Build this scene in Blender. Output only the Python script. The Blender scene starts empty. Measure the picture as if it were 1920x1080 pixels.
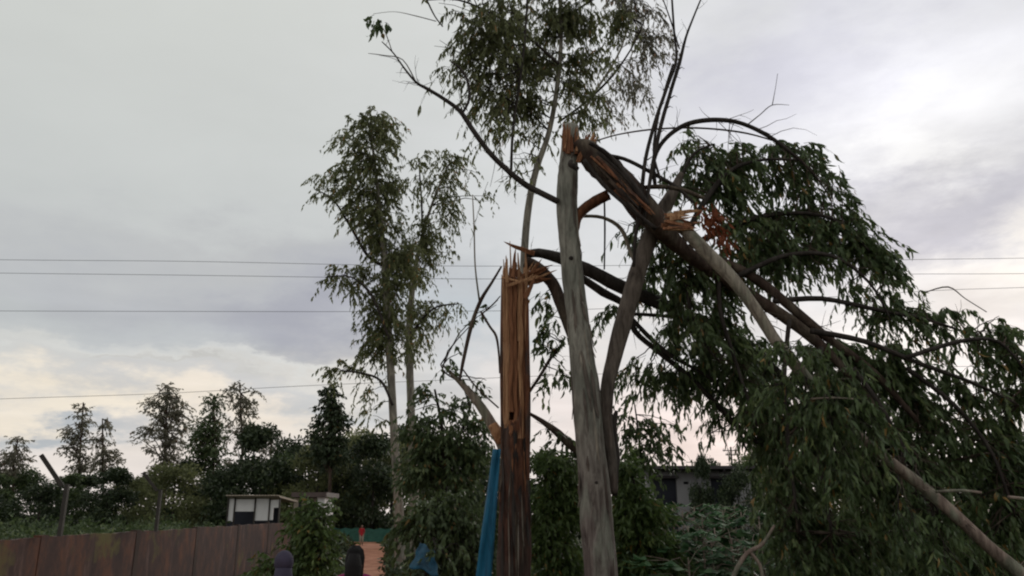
import bpy, bmesh, math, random
import numpy as np
from mathutils import Vector, Matrix
random.seed(7); RNG = np.random.default_rng(11)
sc = bpy.context.scene
COL = sc.collection
R = math.radians
# ------------------------------------------------------------------ camera
CAM_H = 1.80; PITCH = R(15.75); F = 1507.0
cd = bpy.data.cameras.new('camera'); cam = bpy.data.objects.new('camera', cd); COL.objects.link(cam)
cam.location = (0, 0, CAM_H); cam.rotation_euler = (R(90) + PITCH, 0, 0)
cd.sensor_width = 36; cd.lens = 36 * F / 1920; cd.clip_end = 6000; cd.clip_start = 0.05
sc.camera = cam
sc.cycles.filter_width = 2.1          # a soft phone lens
sc.view_settings.view_transform = 'Standard'; sc.view_settings.look = 'None'
sc.view_settings.exposure = 0; sc.view_settings.gamma = 1

def ray(px, py):
    u = (px - 960) / F; v = (540 - py) / F
    c, s = math.cos(PITCH), math.sin(PITCH)
    return Vector((u, c - v * s, s + v * c))
def P(px, py, Y):
    d = ray(px, py); k = Y / d.y
    return Vector((d.x * k, Y, CAM_H + d.z * k))
def PG(px, Y, z=0.0):                       # x of a picture column at distance Y near ground level
    k = Y / math.cos(PITCH)
    for _ in range(3):
        # solve for py with given z
        pass
    dz = (z - CAM_H) / Y
    v = (dz * math.cos(PITCH) - math.sin(PITCH)) / (math.cos(PITCH) + dz * math.sin(PITCH))
    dy = math.cos(PITCH) - v * math.sin(PITCH)
    return Vector(((px - 960) / F * Y / dy, Y, z))
MPP = lambda Y: Y / F * 1.02                # metres per picture pixel at distance Y

# ------------------------------------------------------------------ world
SUN_AZ, SUN_EL = R(28), R(16)               # azimuth clockwise from +Y
w = bpy.data.worlds.new('World'); sc.world = w; w.use_nodes = True
nt = w.node_tree; nt.nodes.clear()
def N(t, **k):
    n = nt.nodes.new(t)
    for a, b in k.items(): setattr(n, a, b)
    return n
def L(a, b): nt.links.new(a, b)
def M(op, a, b=None, c=None):
    n = N('ShaderNodeMath', operation=op)
    for i, q in enumerate((a, b, c)):
        if q is None: continue
        if isinstance(q, (int, float)): n.inputs[i].default_value = q
        else: L(q, n.inputs[i])
    return n.outputs[0]
def MIX(f, a, b):
    n = N('ShaderNodeMix', data_type='RGBA')
    for i, q in ((0, f), (6, a), (7, b)):
        if isinstance(q, (int, float)): n.inputs[i].default_value = q
        elif isinstance(q, tuple): n.inputs[i].default_value = (*q, 1)
        else: L(q, n.inputs[i])
    return n.outputs[2]
def srgb(r, g, b): return tuple(((x / 255 + 0.055) / 1.055) ** 2.4 for x in (r, g, b))
tc = N('ShaderNodeTexCoord'); sx = N('ShaderNodeSeparateXYZ'); L(tc.outputs['Generated'], sx.inputs[0])
X_, Y_, Z_ = sx.outputs
az = M('ARCTAN2', X_, Y_); el = M('ARCSINE', Z_)
zz = M('ADD', M('ABSOLUTE', Z_), 0.14)
cx = M('DIVIDE', X_, zz); cy = M('DIVIDE', Y_, zz)
cv = N('ShaderNodeCombineXYZ'); L(cx, cv.inputs[0]); L(cy, cv.inputs[1])
def noise(vec, scale, detail=5, rough=0.55, dist=0.0):
    n = N('ShaderNodeTexNoise'); n.inputs['Scale'].default_value = scale
    n.inputs['Detail'].default_value = detail; n.inputs['Roughness'].default_value = rough
    n.inputs['Distortion'].default_value = dist; L(vec, n.inputs['Vector']); return n.outputs['Fac']
n1 = noise(cv.outputs[0], 0.75, 6, 0.52, 0.35)
n2 = noise(cv.outputs[0], 2.3, 6, 0.55, 0.3)
wv = N('ShaderNodeCombineXYZ'); L(M('MULTIPLY', az, 2.4), wv.inputs[0]); L(M('MULTIPLY', el, 5.5), wv.inputs[1])
nA = noise(wv.outputs[0], 1.9, 7, 0.62); 
wv2 = N('ShaderNodeVectorMath', operation='ADD'); L(wv.outputs[0], wv2.inputs[0]); wv2.inputs[1].default_value = (7.3, 2.1, 4)
nB = noise(wv2.outputs[0], 1.9, 7, 0.62)
azd = M('ADD', az, M('MULTIPLY', M('SUBTRACT', nA, 0.5), 0.42))
eld = M('ADD', el, M('MULTIPLY', M('SUBTRACT', nB, 0.5), 0.22))
# base: grey overcast, a little warmer low down
ramp = N('ShaderNodeValToRGB'); L(M('DIVIDE', el, math.pi / 2), ramp.inputs[0])
e = ramp.color_ramp.elements
e[0].position = 0.0; e[0].color = (*srgb(222, 212, 207), 1)
e[1].position = 1.0; e[1].color = (*srgb(196, 199, 199), 1)
for p_, c_ in ((0.05, (220, 213, 208)), (0.11, (193, 195, 194)), (0.22, (192, 195, 193)), (0.42, (203, 205, 200)), (0.6, (200, 202, 198))):
    q = ramp.color_ramp.elements.new(p_); q.color = (*srgb(*c_), 1)
c = ramp.outputs[0]
def blob(c, px, py, rx, ry, col, s, tilt=0.0):
    d = ray(px, py).normalized(); a0 = math.atan2(d.x, d.y); e0 = math.asin(d.z)
    da = M('SUBTRACT', azd, a0); de = M('SUBTRACT', eld, e0)
    if tilt:
        t = R(tilt); da2 = M('ADD', M('MULTIPLY', da, math.cos(t)), M('MULTIPLY', de, math.sin(t)))
        de = M('SUBTRACT', M('MULTIPLY', de, math.cos(t)), M('MULTIPLY', da, math.sin(t))); da = da2
    g = M('ADD', M('POWER', M('ABSOLUTE', M('DIVIDE', da, rx / F)), 2.0), M('POWER', M('ABSOLUTE', M('DIVIDE', de, ry / F)), 2.0))
    f = M('MULTIPLY', M('EXPONENT', M('MULTIPLY', g, -0.8)), s)
    return MIX(f, c, srgb(*col))
# right half whiter, cool
c = blob(c, 1750, 250, 700, 560, (228, 228, 233), 0.95)
c = blob(c, 400, 625, 380, 100, (168, 169, 176), 0.95, -6)
c = blob(c, 470, 470, 240, 36, (182, 183, 184), 0.7, 4)
c = blob(c, 590, 590, 220, 80, (160, 161, 171), 0.9, 20)
c = blob(c, 60, 620, 260, 70, (186, 190, 190), 0.7)
c = blob(c, 330, 696, 320, 20, (222, 220, 212), 0.7)
c = blob(c, 200, 772, 420, 32, (238, 226, 206), 0.85)
c = blob(c, 240, 655, 300, 34, (186, 189, 190), 0.6)
c = blob(c, 480, 770, 200, 50, (238, 226, 210), 0.65, 20)
c = blob(c, 90, 806, 210, 16, (168, 174, 180), 0.95)
c = blob(c, 600, 742, 200, 22, (184, 188, 192), 0.85)
c = blob(c, 350, 706, 70, 6, (186, 184, 180), 0.7)
c = blob(c, 560, 690, 160, 10, (222, 222, 218), 0.6)
c = blob(c, 700, 850, 300, 60, (222, 210, 206), 0.5)
c = blob(c, 1050, 700, 200, 110, (224, 218, 214), 0.8)
c = blob(c, 1320, 800, 220, 90, (236, 217, 212), 0.9)
c = blob(c, 870, 590, 90, 90, (184, 192, 198), 0.8)
c = blob(c, 1460, 120, 190, 110, (196, 196, 207), 0.9, 20)
c = blob(c, 1640, 90, 110, 60, (204, 204, 214), 0.8, -20)
c = blob(c, 1780, 130, 140, 80, (210, 210, 220), 0.7)
c = blob(c, 1800, 350, 180, 85, (172, 172, 187), 1.0, 10)
c = blob(c, 1680, 430, 130, 50, (178, 179, 193), 0.9, 20)
c = blob(c, 1870, 190, 150, 110, (242, 242, 244), 0.85)
c = blob(c, 1690, 290, 80, 50, (246, 246, 247), 0.95)
c = blob(c, 1860, 510, 150, 42, (252, 246, 238), 1.0, 10)
c = blob(c, 1700, 540, 120, 60, (238, 236, 238), 0.7)
c = blob(c, 1780, 640, 200, 80, (240, 230, 226), 0.6)
def mulc(c, f):
    n = N('ShaderNodeVectorMath', operation='SCALE'); L(c, n.inputs[0]); L(f, n.inputs['Scale']); return n.outputs[0]
lowfade = M('SUBTRACT', 1.0, M('POWER', M('SUBTRACT', 1.0, M('MINIMUM', M('MULTIPLY', M('MAXIMUM', el, 0.0), 2.5), 1.0)), 3.0))
var = M('ADD', M('MULTIPLY', M('SUBTRACT', n1, 0.5), 0.60), M('MULTIPLY', M('SUBTRACT', n2, 0.5), 0.58))
east = M('ADD', 0.26, M('MULTIPLY', M('MULTIPLY', M('MINIMUM', M('MAXIMUM', M('ADD', az, 0.05), 0.0), 0.4), 2.5), 1.0))
var = M('MULTIPLY', var, east)
c = mulc(c, M('ADD', 1.0, var))
streak = N('ShaderNodeCombineXYZ'); L(M('MULTIPLY', az, 3.0), streak.inputs[0]); L(M('MULTIPLY', el, 26.0), streak.inputs[1])
ns = noise(streak.outputs[0], 1.5, 4, 0.5, 0.2)
lowm = M('EXPONENT', M('MULTIPLY', M('POWER', M('DIVIDE', M('SUBTRACT', el, 0.12), 0.10), 2.0), -1.0))
c = mulc(c, M('ADD', 1.0, M('MULTIPLY', M('MULTIPLY', M('SUBTRACT', ns, 0.5), lowm), 0.42)))
# real sky above the cloud deck shows through a little
sky = N('ShaderNodeTexSky', sky_type='NISHITA', sun_disc=False, sun_elevation=SUN_EL, sun_rotation=SUN_AZ)
cl = N('ShaderNodeVectorMath', operation='SCALE'); L(c, cl.inputs[0]); cl.inputs['Scale'].default_value = 11.1
full = MIX(0.96, sky.outputs[0], cl.outputs[0])
low = N('ShaderNodeMix', data_type='RGBA')
L(M('GREATER_THAN', el, -0.02), low.inputs[0]); low.inputs[6].default_value = (0.5, 0.5, 0.5, 1); L(full, low.inputs[7])
bg = N('ShaderNodeBackground'); bg.inputs[1].default_value = 0.10; L(low.outputs[2], bg.inputs[0])
wo = N('ShaderNodeOutputWorld'); L(bg.outputs[0], wo.inputs[0])
# ------------------------------------------------------------------ sun (behind cloud, soft)
sd = bpy.data.lights.new('sun', 'SUN'); sun = bpy.data.objects.new('sun', sd); COL.objects.link(sun)
sd.energy = 0.9; sd.angle = R(25); sd.color = (1, 0.93, 0.84)
sv = Vector((math.sin(SUN_AZ) * math.cos(SUN_EL), math.cos(SUN_AZ) * math.cos(SUN_EL), math.sin(SUN_EL)))
sun.rotation_euler = sv.to_track_quat('Z', 'Y').to_euler(); sun.location = sv * 50

# ------------------------------------------------------------------ materials
def mat(name, build):
    m = bpy.data.materials.new(name); m.use_nodes = True
    t = m.node_tree; b = t.nodes['Principled BSDF']; build(t, b); return m
def simple(name, col, rough=0.8, var=0.25, scale=6, bump=0.0, stretch=(1, 1, 1), col2=None, metallic=0.0):
    def f(t, b):
        tcx = t.nodes.new('ShaderNodeTexCoord'); mp = t.nodes.new('ShaderNodeMapping')
        mp.inputs['Scale'].default_value = stretch; t.links.new(tcx.outputs['Object'], mp.inputs[0])
        n = t.nodes.new('ShaderNodeTexNoise'); n.inputs['Scale'].default_value = scale; n.inputs['Detail'].default_value = 7
        n.inputs['Roughness'].default_value = 0.65
        t.links.new(mp.outputs[0], n.inputs['Vector'])
        r = t.nodes.new('ShaderNodeValToRGB'); r.color_ramp.elements[0].position = 0.3; r.color_ramp.elements[1].position = 0.72
        a = col; c2 = col2 or tuple(x * (1 + var) for x in col)
        r.color_ramp.elements[0].color = (*[x * (1 - var) for x in a], 1); r.color_ramp.elements[1].color = (*c2, 1)
        t.links.new(n.outputs['Fac'], r.inputs[0]); t.links.new(r.outputs[0], b.inputs['Base Color'])
        b.inputs['Roughness'].default_value = rough; b.inputs['Metallic'].default_value = metallic
        b.inputs['Specular IOR Level'].default_value = 0.3
        if bump:
            bp = t.nodes.new('ShaderNodeBump'); bp.inputs['Strength'].default_value = bump; bp.inputs['Distance'].default_value = 0.03
            t.links.new(n.outputs['Fac'], bp.inputs['Height']); t.links.new(bp.outputs[0], b.inputs['Normal'])
    return mat(name, f)
def leafmat(name, c1, c2, c3, trans=0.22, rough=0.5):
    def f(t, b):
        at = t.nodes.new('ShaderNodeAttribute'); at.attribute_name = 'tint'
        r = t.nodes.new('ShaderNodeValToRGB'); r.color_ramp.elements[0].color = (*c1, 1); r.color_ramp.elements[1].color = (*c3, 1)
        m_ = r.color_ramp.elements.new(0.6); m_.color = (*c2, 1)
        m_ = r.color_ramp.elements.new(0.93); m_.color = (*c3, 1); r.color_ramp.elements[-1].color = (c3[0] * 1.15, c3[1] * .62, c3[2] * .5, 1)
        t.links.new(at.outputs['Fac'], r.inputs[0]); t.links.new(r.outputs[0], b.inputs['Base Color'])
        b.inputs['Roughness'].default_value = rough; b.inputs['Specular IOR Level'].default_value = 0.35
        tr = t.nodes.new('ShaderNodeBsdfTranslucent'); t.links.new(r.outputs[0], tr.inputs[0])
        mx = t.nodes.new('ShaderNodeMixShader'); mx.inputs[0].default_value = trans
        t.links.new(b.outputs[0], mx.inputs[1]); t.links.new(tr.outputs[0], mx.inputs[2])
        t.links.new(mx.outputs[0], t.nodes['Material Output'].inputs[0])
    return mat(name, f)
LEAF = {
 'fallen': leafmat('leaf_fallen', (0.050, 0.082, 0.036), (0.120, 0.165, 0.066), (0.28, 0.32, 0.13), 0.38, 0.38),
 'olive':  leafmat('leaf_olive', (0.095, 0.108, 0.048), (0.175, 0.190, 0.082), (0.30, 0.31, 0.14), 0.50),
 'mid':    leafmat('leaf_mid', (0.040, 0.064, 0.026), (0.085, 0.118, 0.044), (0.17, 0.20, 0.08), 0.30),
 'bright': leafmat('leaf_bright', (0.045, 0.080, 0.022), (0.095, 0.140, 0.040), (0.19, 0.23, 0.075), 0.34),
 'dark':   leafmat('leaf_dark', (0.022, 0.036, 0.016), (0.045, 0.064, 0.028), (0.095, 0.115, 0.046), 0.18),
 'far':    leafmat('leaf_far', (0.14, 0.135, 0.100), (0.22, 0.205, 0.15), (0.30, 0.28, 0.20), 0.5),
 'broad':  leafmat('leaf_broad', (0.035, 0.090, 0.036), (0.070, 0.150, 0.062), (0.14, 0.23, 0.11), 0.3, 0.65),
}
def barkmat(name, top, low, zsplit, zw, patch, bump=0.6):
    def f(t, b):
        g = t.nodes.new('ShaderNodeNewGeometry'); s = t.nodes.new('ShaderNodeSeparateXYZ'); t.links.new(g.outputs['Position'], s.inputs[0])
        mp = t.nodes.new('ShaderNodeMapping'); mp.inputs['Scale'].default_value = (12, 12, 2.2); t.links.new(g.outputs['Position'], mp.inputs[0])
        n = t.nodes.new('ShaderNodeTexNoise'); n.inputs['Scale'].default_value = 1.3; n.inputs['Detail'].default_value = 8; n.inputs['Roughness'].default_value = 0.68
        n.inputs['Distortion'].default_value = 0.6
        t.links.new(mp.outputs[0], n.inputs['Vector'])
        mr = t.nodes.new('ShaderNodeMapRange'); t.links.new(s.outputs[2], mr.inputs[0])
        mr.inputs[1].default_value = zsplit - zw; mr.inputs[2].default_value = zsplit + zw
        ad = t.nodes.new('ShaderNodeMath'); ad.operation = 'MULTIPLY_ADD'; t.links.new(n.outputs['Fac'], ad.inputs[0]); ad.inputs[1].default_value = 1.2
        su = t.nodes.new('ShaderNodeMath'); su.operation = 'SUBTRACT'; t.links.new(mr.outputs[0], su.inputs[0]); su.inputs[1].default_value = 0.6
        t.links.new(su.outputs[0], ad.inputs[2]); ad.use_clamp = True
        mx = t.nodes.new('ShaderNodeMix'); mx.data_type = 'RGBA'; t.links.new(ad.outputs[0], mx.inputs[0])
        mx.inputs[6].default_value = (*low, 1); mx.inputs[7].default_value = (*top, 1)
        n3 = t.nodes.new('ShaderNodeTexNoise'); n3.inputs['Scale'].default_value = 2.4; n3.inputs['Detail'].default_value = 5
        mp2 = t.nodes.new('ShaderNodeMapping'); mp2.inputs['Scale'].default_value = (2.2, 2.2, 0.8); t.links.new(g.outputs['Position'], mp2.inputs[0]); t.links.new(mp2.outputs[0], n3.inputs['Vector'])
        rr = t.nodes.new('ShaderNodeValToRGB'); rr.color_ramp.elements[0].position = 0.47; rr.color_ramp.elements[1].position = 0.60; t.links.new(n3.outputs['Fac'], rr.inputs[0])
        m2 = t.nodes.new('ShaderNodeMix'); m2.data_type = 'RGBA'; t.links.new(rr.outputs[0], m2.inputs[0]); t.links.new(mx.outputs[2], m2.inputs[6]); m2.inputs[7].default_value = (*patch, 1)
        r2 = t.nodes.new('ShaderNodeValToRGB'); r2.color_ramp.elements[0].position = 0.30; r2.color_ramp.elements[1].position = 0.62
        r2.color_ramp.elements[0].color = (0.30, 0.28, 0.27, 1); r2.color_ramp.elements[1].color = (1.1, 1.1, 1.1, 1); t.links.new(n.outputs['Fac'], r2.inputs[0])
        m3 = t.nodes.new('ShaderNodeMix'); m3.data_type = 'RGBA'; m3.blend_type = 'MULTIPLY'; m3.inputs[0].default_value = 1
        t.links.new(m2.outputs[2], m3.inputs[6]); t.links.new(r2.outputs[0], m3.inputs[7]); t.links.new(m3.outputs[2], b.inputs['Base Color'])
        b.inputs['Roughness'].default_value = 0.85; b.inputs['Specular IOR Level'].default_value = 0.2
        bp = t.nodes.new('ShaderNodeBump'); bp.inputs['Strength'].default_value = bump; bp.inputs['Distance'].default_value = 0.02
        t.links.new(n.outputs['Fac'], bp.inputs['Height']); t.links.new(bp.outputs[0], b.inputs['Normal'])
    return mat(name, f)
BARK = {
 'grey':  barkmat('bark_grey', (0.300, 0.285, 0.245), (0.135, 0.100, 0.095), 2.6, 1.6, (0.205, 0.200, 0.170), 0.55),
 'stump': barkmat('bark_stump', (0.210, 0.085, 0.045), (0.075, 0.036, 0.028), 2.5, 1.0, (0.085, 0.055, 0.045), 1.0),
 'limb':  barkmat('bark_limb', (0.072, 0.046, 0.036), (0.05, 0.038, 0.032), 2.0, 1.4, (0.115, 0.090, 0.068), 1.0),
 'fork':  barkmat('bark_fork', (0.155, 0.125, 0.105), (0.08, 0.055, 0.05), 2.4, 1.2, (0.11, 0.09, 0.078)),
 'dark':  barkmat('bark_dark', (0.045, 0.036, 0.032), (0.04, 0.03, 0.028), 2.0, 1.4, (0.055, 0.045, 0.04)),
 'pale':  barkmat('bark_pale', (0.31, 0.27, 0.22), (0.26, 0.19, 0.16), 3.0, 1.4, (0.22, 0.215, 0.165)),
 'mid':   barkmat('bark_mid', (0.33, 0.30, 0.25), (0.27, 0.21, 0.17), 3.0, 2.5, (0.22, 0.20, 0.17)),
}
MT = {
 'wood': simple('torn_wood', (0.46, 0.185, 0.080), 0.85, 0.55, 2.5, 0.9, (18, 18, 1.4), (0.66, 0.38, 0.21)),
 'wood2': simple('torn_wood_brown', (0.22, 0.078, 0.036), 0.85, 0.5, 2.5, 0.9, (18, 18, 1.4), (0.36, 0.16, 0.08)),
 'deadleaf': simple('dead_leaf', (0.17, 0.046, 0.018), 0.85, 0.45, 9, 0.3),
 'metal': simple('post_steel', (0.045, 0.038, 0.033), 0.7, 0.3, 8, 0.2),
 'wire': simple('wire_metal', (0.12, 0.125, 0.14), 0.6, 0.1, 3),
 'white': simple('whitewash', (0.70, 0.68, 0.68), 0.85, 0.15, 1.2, 0.1, (1, 1, .4)),
 'beige': simple('beige_plaster', (0.36, 0.30, 0.24), 0.85, 0.2, 1.5, 0.1),
 'tin': simple('tin_roof', (0.09, 0.065, 0.06), 0.6, 0.3, 1.5, 0.1),
 'grey': simple('grey_plaster', (0.27, 0.26, 0.27), 0.9, 0.25, 0.7, 0.2, (1, 1, .35)),
 'dark': simple('dark_opening', (0.012, 0.013, 0.022), 0.6, 0.2, 2),
 'roof': simple('roof_edge', (0.06, 0.05, 0.055), 0.8, 0.2, 2),
 'concrete': simple('pillar_concrete', (0.040, 0.024, 0.021), 0.9, 0.35, 2, 0.4, (1, 1, .3), (0.08, 0.05, 0.04)),
 'tarp': simple('blue_plastic', (0.004, 0.075, 0.155), 0.6, 0.35, 3, 0.3, (6, 6, 1), (0.010, 0.135, 0.24)),
 'tarp2': simple('dull_blue_plastic', (0.003, 0.040, 0.085), 0.75, 0.4, 3, 0.3, (6, 6, 1), (0.006, 0.075, 0.13)),
 'net': simple('green_net', (0.045, 0.14, 0.11), 0.8, 0.3, 3, 0, (1, 1, 3)),
 'path': simple('red_earth', (0.38, 0.130, 0.064), 0.95, 0.4, 1.3, 0.6, (1, 1, 1), (0.52, 0.25, 0.16)),
 'skin': simple('skin', (0.20, 0.10, 0.06), 0.55, 0.1, 5),
 'hair': simple('hair', (0.005, 0.0035, 0.004), 0.75, 0.3, 8, 0.6, (20, 20, 2)),
 'magenta': simple('magenta_cloth', (0.22, 0.012, 0.085), 0.8, 0.2, 4, 0.2),
 'scarf': simple('grey_violet_cloth', (0.045, 0.038, 0.065), 0.85, 0.25, 5, 0.2),
 'indigo': simple('dark_indigo_cloth', (0.03, 0.025, 0.05), 0.85, 0.25, 5, 0.2),
 'red': simple('red_cloth', (0.42, 0.02, 0.03), 0.8, 0.2, 4),
 'eye': simple('eye', (0.01, 0.008, 0.006), 0.2, 0.0, 4),
 'lips': simple('lips', (0.2, 0.05, 0.045), 0.5, 0.0, 4),
}
def groundmat(t, b):
    g = t.nodes.new('ShaderNodeNewGeometry')
    n = t.nodes.new('ShaderNodeTexNoise'); n.inputs['Scale'].default_value = 0.5; n.inputs['Detail'].default_value = 9; n.inputs['Roughness'].default_value = 0.7
    t.links.new(g.outputs['Position'], n.inputs['Vector'])
    r = t.nodes.new('ShaderNodeValToRGB'); r.color_ramp.elements[0].position = .35; r.color_ramp.elements[1].position = .7
    r.color_ramp.elements[0].color = (0.030, 0.042, 0.018, 1); r.color_ramp.elements[1].color = (0.10, 0.070, 0.042, 1)
    q = r.color_ramp.elements.new(.55); q.color = (0.045, 0.058, 0.024, 1)
    t.links.new(n.outputs['Fac'], r.inputs[0]); t.links.new(r.outputs[0], b.inputs['Base Color']); b.inputs['Roughness'].default_value = 1
    b.inputs['Specular IOR Level'].default_value = 0.1
    bp = t.nodes.new('ShaderNodeBump'); bp.inputs['Strength'].default_value = .6; bp.inputs['Distance'].default_value = .1
    t.links.new(n.outputs['Fac'], bp.inputs['Height']); t.links.new(bp.outputs[0], b.inputs['Normal'])
MT['ground'] = mat('scrub_soil', groundmat)
def wallmat(t, b):
    g = t.nodes.new('ShaderNodeNewGeometry'); L_ = t.links.new
    def nz(scale, st, det=7, ro=.65, off=(0, 0, 0)):
        mp = t.nodes.new('ShaderNodeMapping'); mp.inputs['Scale'].default_value = st; mp.inputs['Location'].default_value = off; L_(g.outputs['Position'], mp.inputs[0])
        n = t.nodes.new('ShaderNodeTexNoise'); n.inputs['Scale'].default_value = scale; n.inputs['Detail'].default_value = det; n.inputs['Roughness'].default_value = ro
        L_(mp.outputs[0], n.inputs['Vector']); return n.outputs['Fac']
    def rp(f, *st):
        r = t.nodes.new('ShaderNodeValToRGB'); L_(f, r.inputs[0]); e = r.color_ramp.elements
        e[0].position, e[0].color = st[0][0], (*st[0][1], 1); e[1].position, e[1].color = st[-1][0], (*st[-1][1], 1)
        for p_, c_ in st[1:-1]:
            q = e.new(p_); q.color = (*c_, 1)
        return r.outputs[0]
    def mx(f, a, c_):
        m = t.nodes.new('ShaderNodeMix'); m.data_type = 'RGBA'
        for i, q in ((0, f), (6, a), (7, c_)):
            if isinstance(q, tuple): m.inputs[i].default_value = (*q, 1)
            else: L_(q, m.inputs[i])
        return m.outputs[2]
    n1 = nz(1.0, (3, 1.8, 1.1), 9, .72); base = rp(n1, (.3, (.018, .007, .008)), (.5, (.055, .024, .019)), (.64, (.125, .045, .022)), (.8, (.06, .024, .022)))
    n2 = nz(1.0, (4, 2.6, .7), 8, .72, (3, 7, 1)); s2 = rp(n2, (.55, (0, 0, 0)), (.72, (.8, .8, .8)))
    c_ = mx(s2, base, (.19, .105, .085))
    n3 = nz(1.0, (1.2, .7, .9), 5, .6, (9, 1.6, 4)); s3 = rp(n3, (.60, (0, 0, 0)), (.68, (1, 1, 1)))
    c_ = mx(s3, c_, (.105, .085, .022))
    L_(c_, b.inputs['Base Color']); b.inputs['Roughness'].default_value = .9
    bp = t.nodes.new('ShaderNodeBump'); bp.inputs['Strength'].default_value = .5; bp.inputs['Distance'].default_value = .03; L_(n1, bp.inputs['Height']); L_(bp.outputs[0], b.inputs['Normal'])
MT['wall'] = mat('stained_wall', wallmat)

# ------------------------------------------------------------------ mesh helpers
def tag(o, label=None, cat=None, group=None, kind=None):
    if label: o['label'] = label
    if cat: o['category'] = cat
    if group: o['group'] = group
    if kind: o['kind'] = kind
    return o
def empty(name, loc, label, cat, group=None):
    o = bpy.data.objects.new(name, None); COL.objects.link(o); o.location = loc; o.empty_display_size = .2
    return tag(o, label, cat, group)
def link(name, me, m=None, parent=None):
    if m is not None and not me.materials: me.materials.append(m)
    o = bpy.data.objects.new(name, me); COL.objects.link(o)
    if parent:
        o.parent = parent
        o.matrix_parent_inverse = Matrix.Translation(root_loc(parent)).inverted()
    return o
def root_loc(o):
    v = Vector(o.location)
    return v
class MB:
    def __init__(s): s.v = []; s.f = []; s.n = 0
    def add(s, v, f):
        v = np.asarray(v, float).reshape(-1, 3); k = s.n
        s.v.append(v); s.f += [tuple(i + k for i in q) for q in f]; s.n += len(v)
    def box(s, lo, hi, M4=None):
        v = np.array([[(lo, hi)[i][0], (lo, hi)[j][1], (lo, hi)[k][2]] for k in (0, 1) for j in (0, 1) for i in (0, 1)], float)
        if M4 is not None: v = np.array([tuple(M4 @ Vector(q)) for q in v])
        s.add(v, [(0, 2, 3, 1), (4, 5, 7, 6), (0, 1, 5, 4), (2, 6, 7, 3), (0, 4, 6, 2), (1, 3, 7, 5)]); return s
    def tube(s, pts, rad, sides=8, lump=0.0, cap=True, seed=0):
        pts = [np.array(p, float) for p in pts]; n = len(pts)
        rs = np.random.default_rng(seed + 5)
        T = []
        for i in range(n):
            a = pts[min(i + 1, n - 1)] - pts[max(i - 1, 0)]; T.append(a / (np.linalg.norm(a) + 1e-9))
        up = np.array([0.3, 1, 0.1]); u = np.cross(T[0], up); u /= np.linalg.norm(u)
        V = []; ph = rs.uniform(0, 6.28, 4)
        for i in range(n):
            u = u - T[i] * np.dot(u, T[i]); u /= np.linalg.norm(u) + 1e-9; w_ = np.cross(T[i], u)
            for j in range(sides):
                a = 2 * math.pi * j / sides
                r = rad[i] * (1 + lump * (0.6 * math.sin(2 * a + ph[0] + i * .35) + 0.4 * math.sin(3 * a + ph[1] - i * .5) + rs.uniform(-.35, .35)))
                V.append(pts[i] + (u * math.cos(a) + w_ * math.sin(a)) * r)
        f = []
        for i in range(n - 1):
            for j in range(sides):
                a = i * sides + j; b = i * sides + (j + 1) % sides
                f.append((a, b, b + sides, a + sides))
        if cap:
            f.append(tuple(range(sides))[::-1]); f.append(tuple((n - 1) * sides + j for j in range(sides)))
        s.add(V, f); return s
    def mesh(s, name, smooth=False):
        me = bpy.data.meshes.new(name); me.from_pydata(np.concatenate(s.v).tolist(), [], s.f)
        if smooth: me.polygons.foreach_set('use_smooth', [True] * len(me.polygons))
        me.update(); return me
    def build(s, name, m, parent=None, smooth=False):
        return link(name, s.mesh(name, smooth), m, parent)
def smooth_path(pts, rad, sub=4):
    pts = [np.array(p, float) for p in pts]; n = len(pts); o = []; r = []
    for i in range(n - 1):
        p0, p1, p2, p3 = pts[max(i - 1, 0)], pts[i], pts[i + 1], pts[min(i + 2, n - 1)]
        for k in range(sub):
            t = k / sub
            o.append(.5 * ((2 * p1) + (-p0 + p2) * t + (2 * p0 - 5 * p1 + 4 * p2 - p3) * t * t + (-p0 + 3 * p1 - 3 * p2 + p3) * t ** 3))
            r.append(rad[i] * (1 - t) + rad[i + 1] * t)
    o.append(pts[-1]); r.append(rad[-1]); return o, r
def pxpath(lst, Y=None):                    # (px, py, width_px[, Y]) -> points, radii
    pts = []; rad = []
    for q in lst:
        y = q[3] if len(q) > 3 else Y
        pts.append(P(q[0], q[1], y)); rad.append(q[2] / 2 * MPP(y))
    return pts, rad
def limb(name, lst, Y, m, parent, sides=9, lump=.08, sub=4, ground=False, jag=False, seed=0):
    pts, rad = pxpath(lst, Y)
    if ground:
        a = pts[0]; d = (pts[0] - pts[1]); k = (a.z + .15) / max(1e-3, -d.z) if d.z < 0 else 0
        g = Vector((a.x + d.x * k * .6, a.y, -.15)); m_ = a.lerp(g, .6)
        pts = [g, m_] + pts; rad = [rad[0] * 1.45, rad[0] * 1.12] + rad
    p, r = smooth_path(pts, rad, sub)
    b = MB(); b.tube(p, r, sides, lump, True, seed)
    o = b.build(name, m, parent, True); return o, [Vector(q) for q in p]

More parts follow.
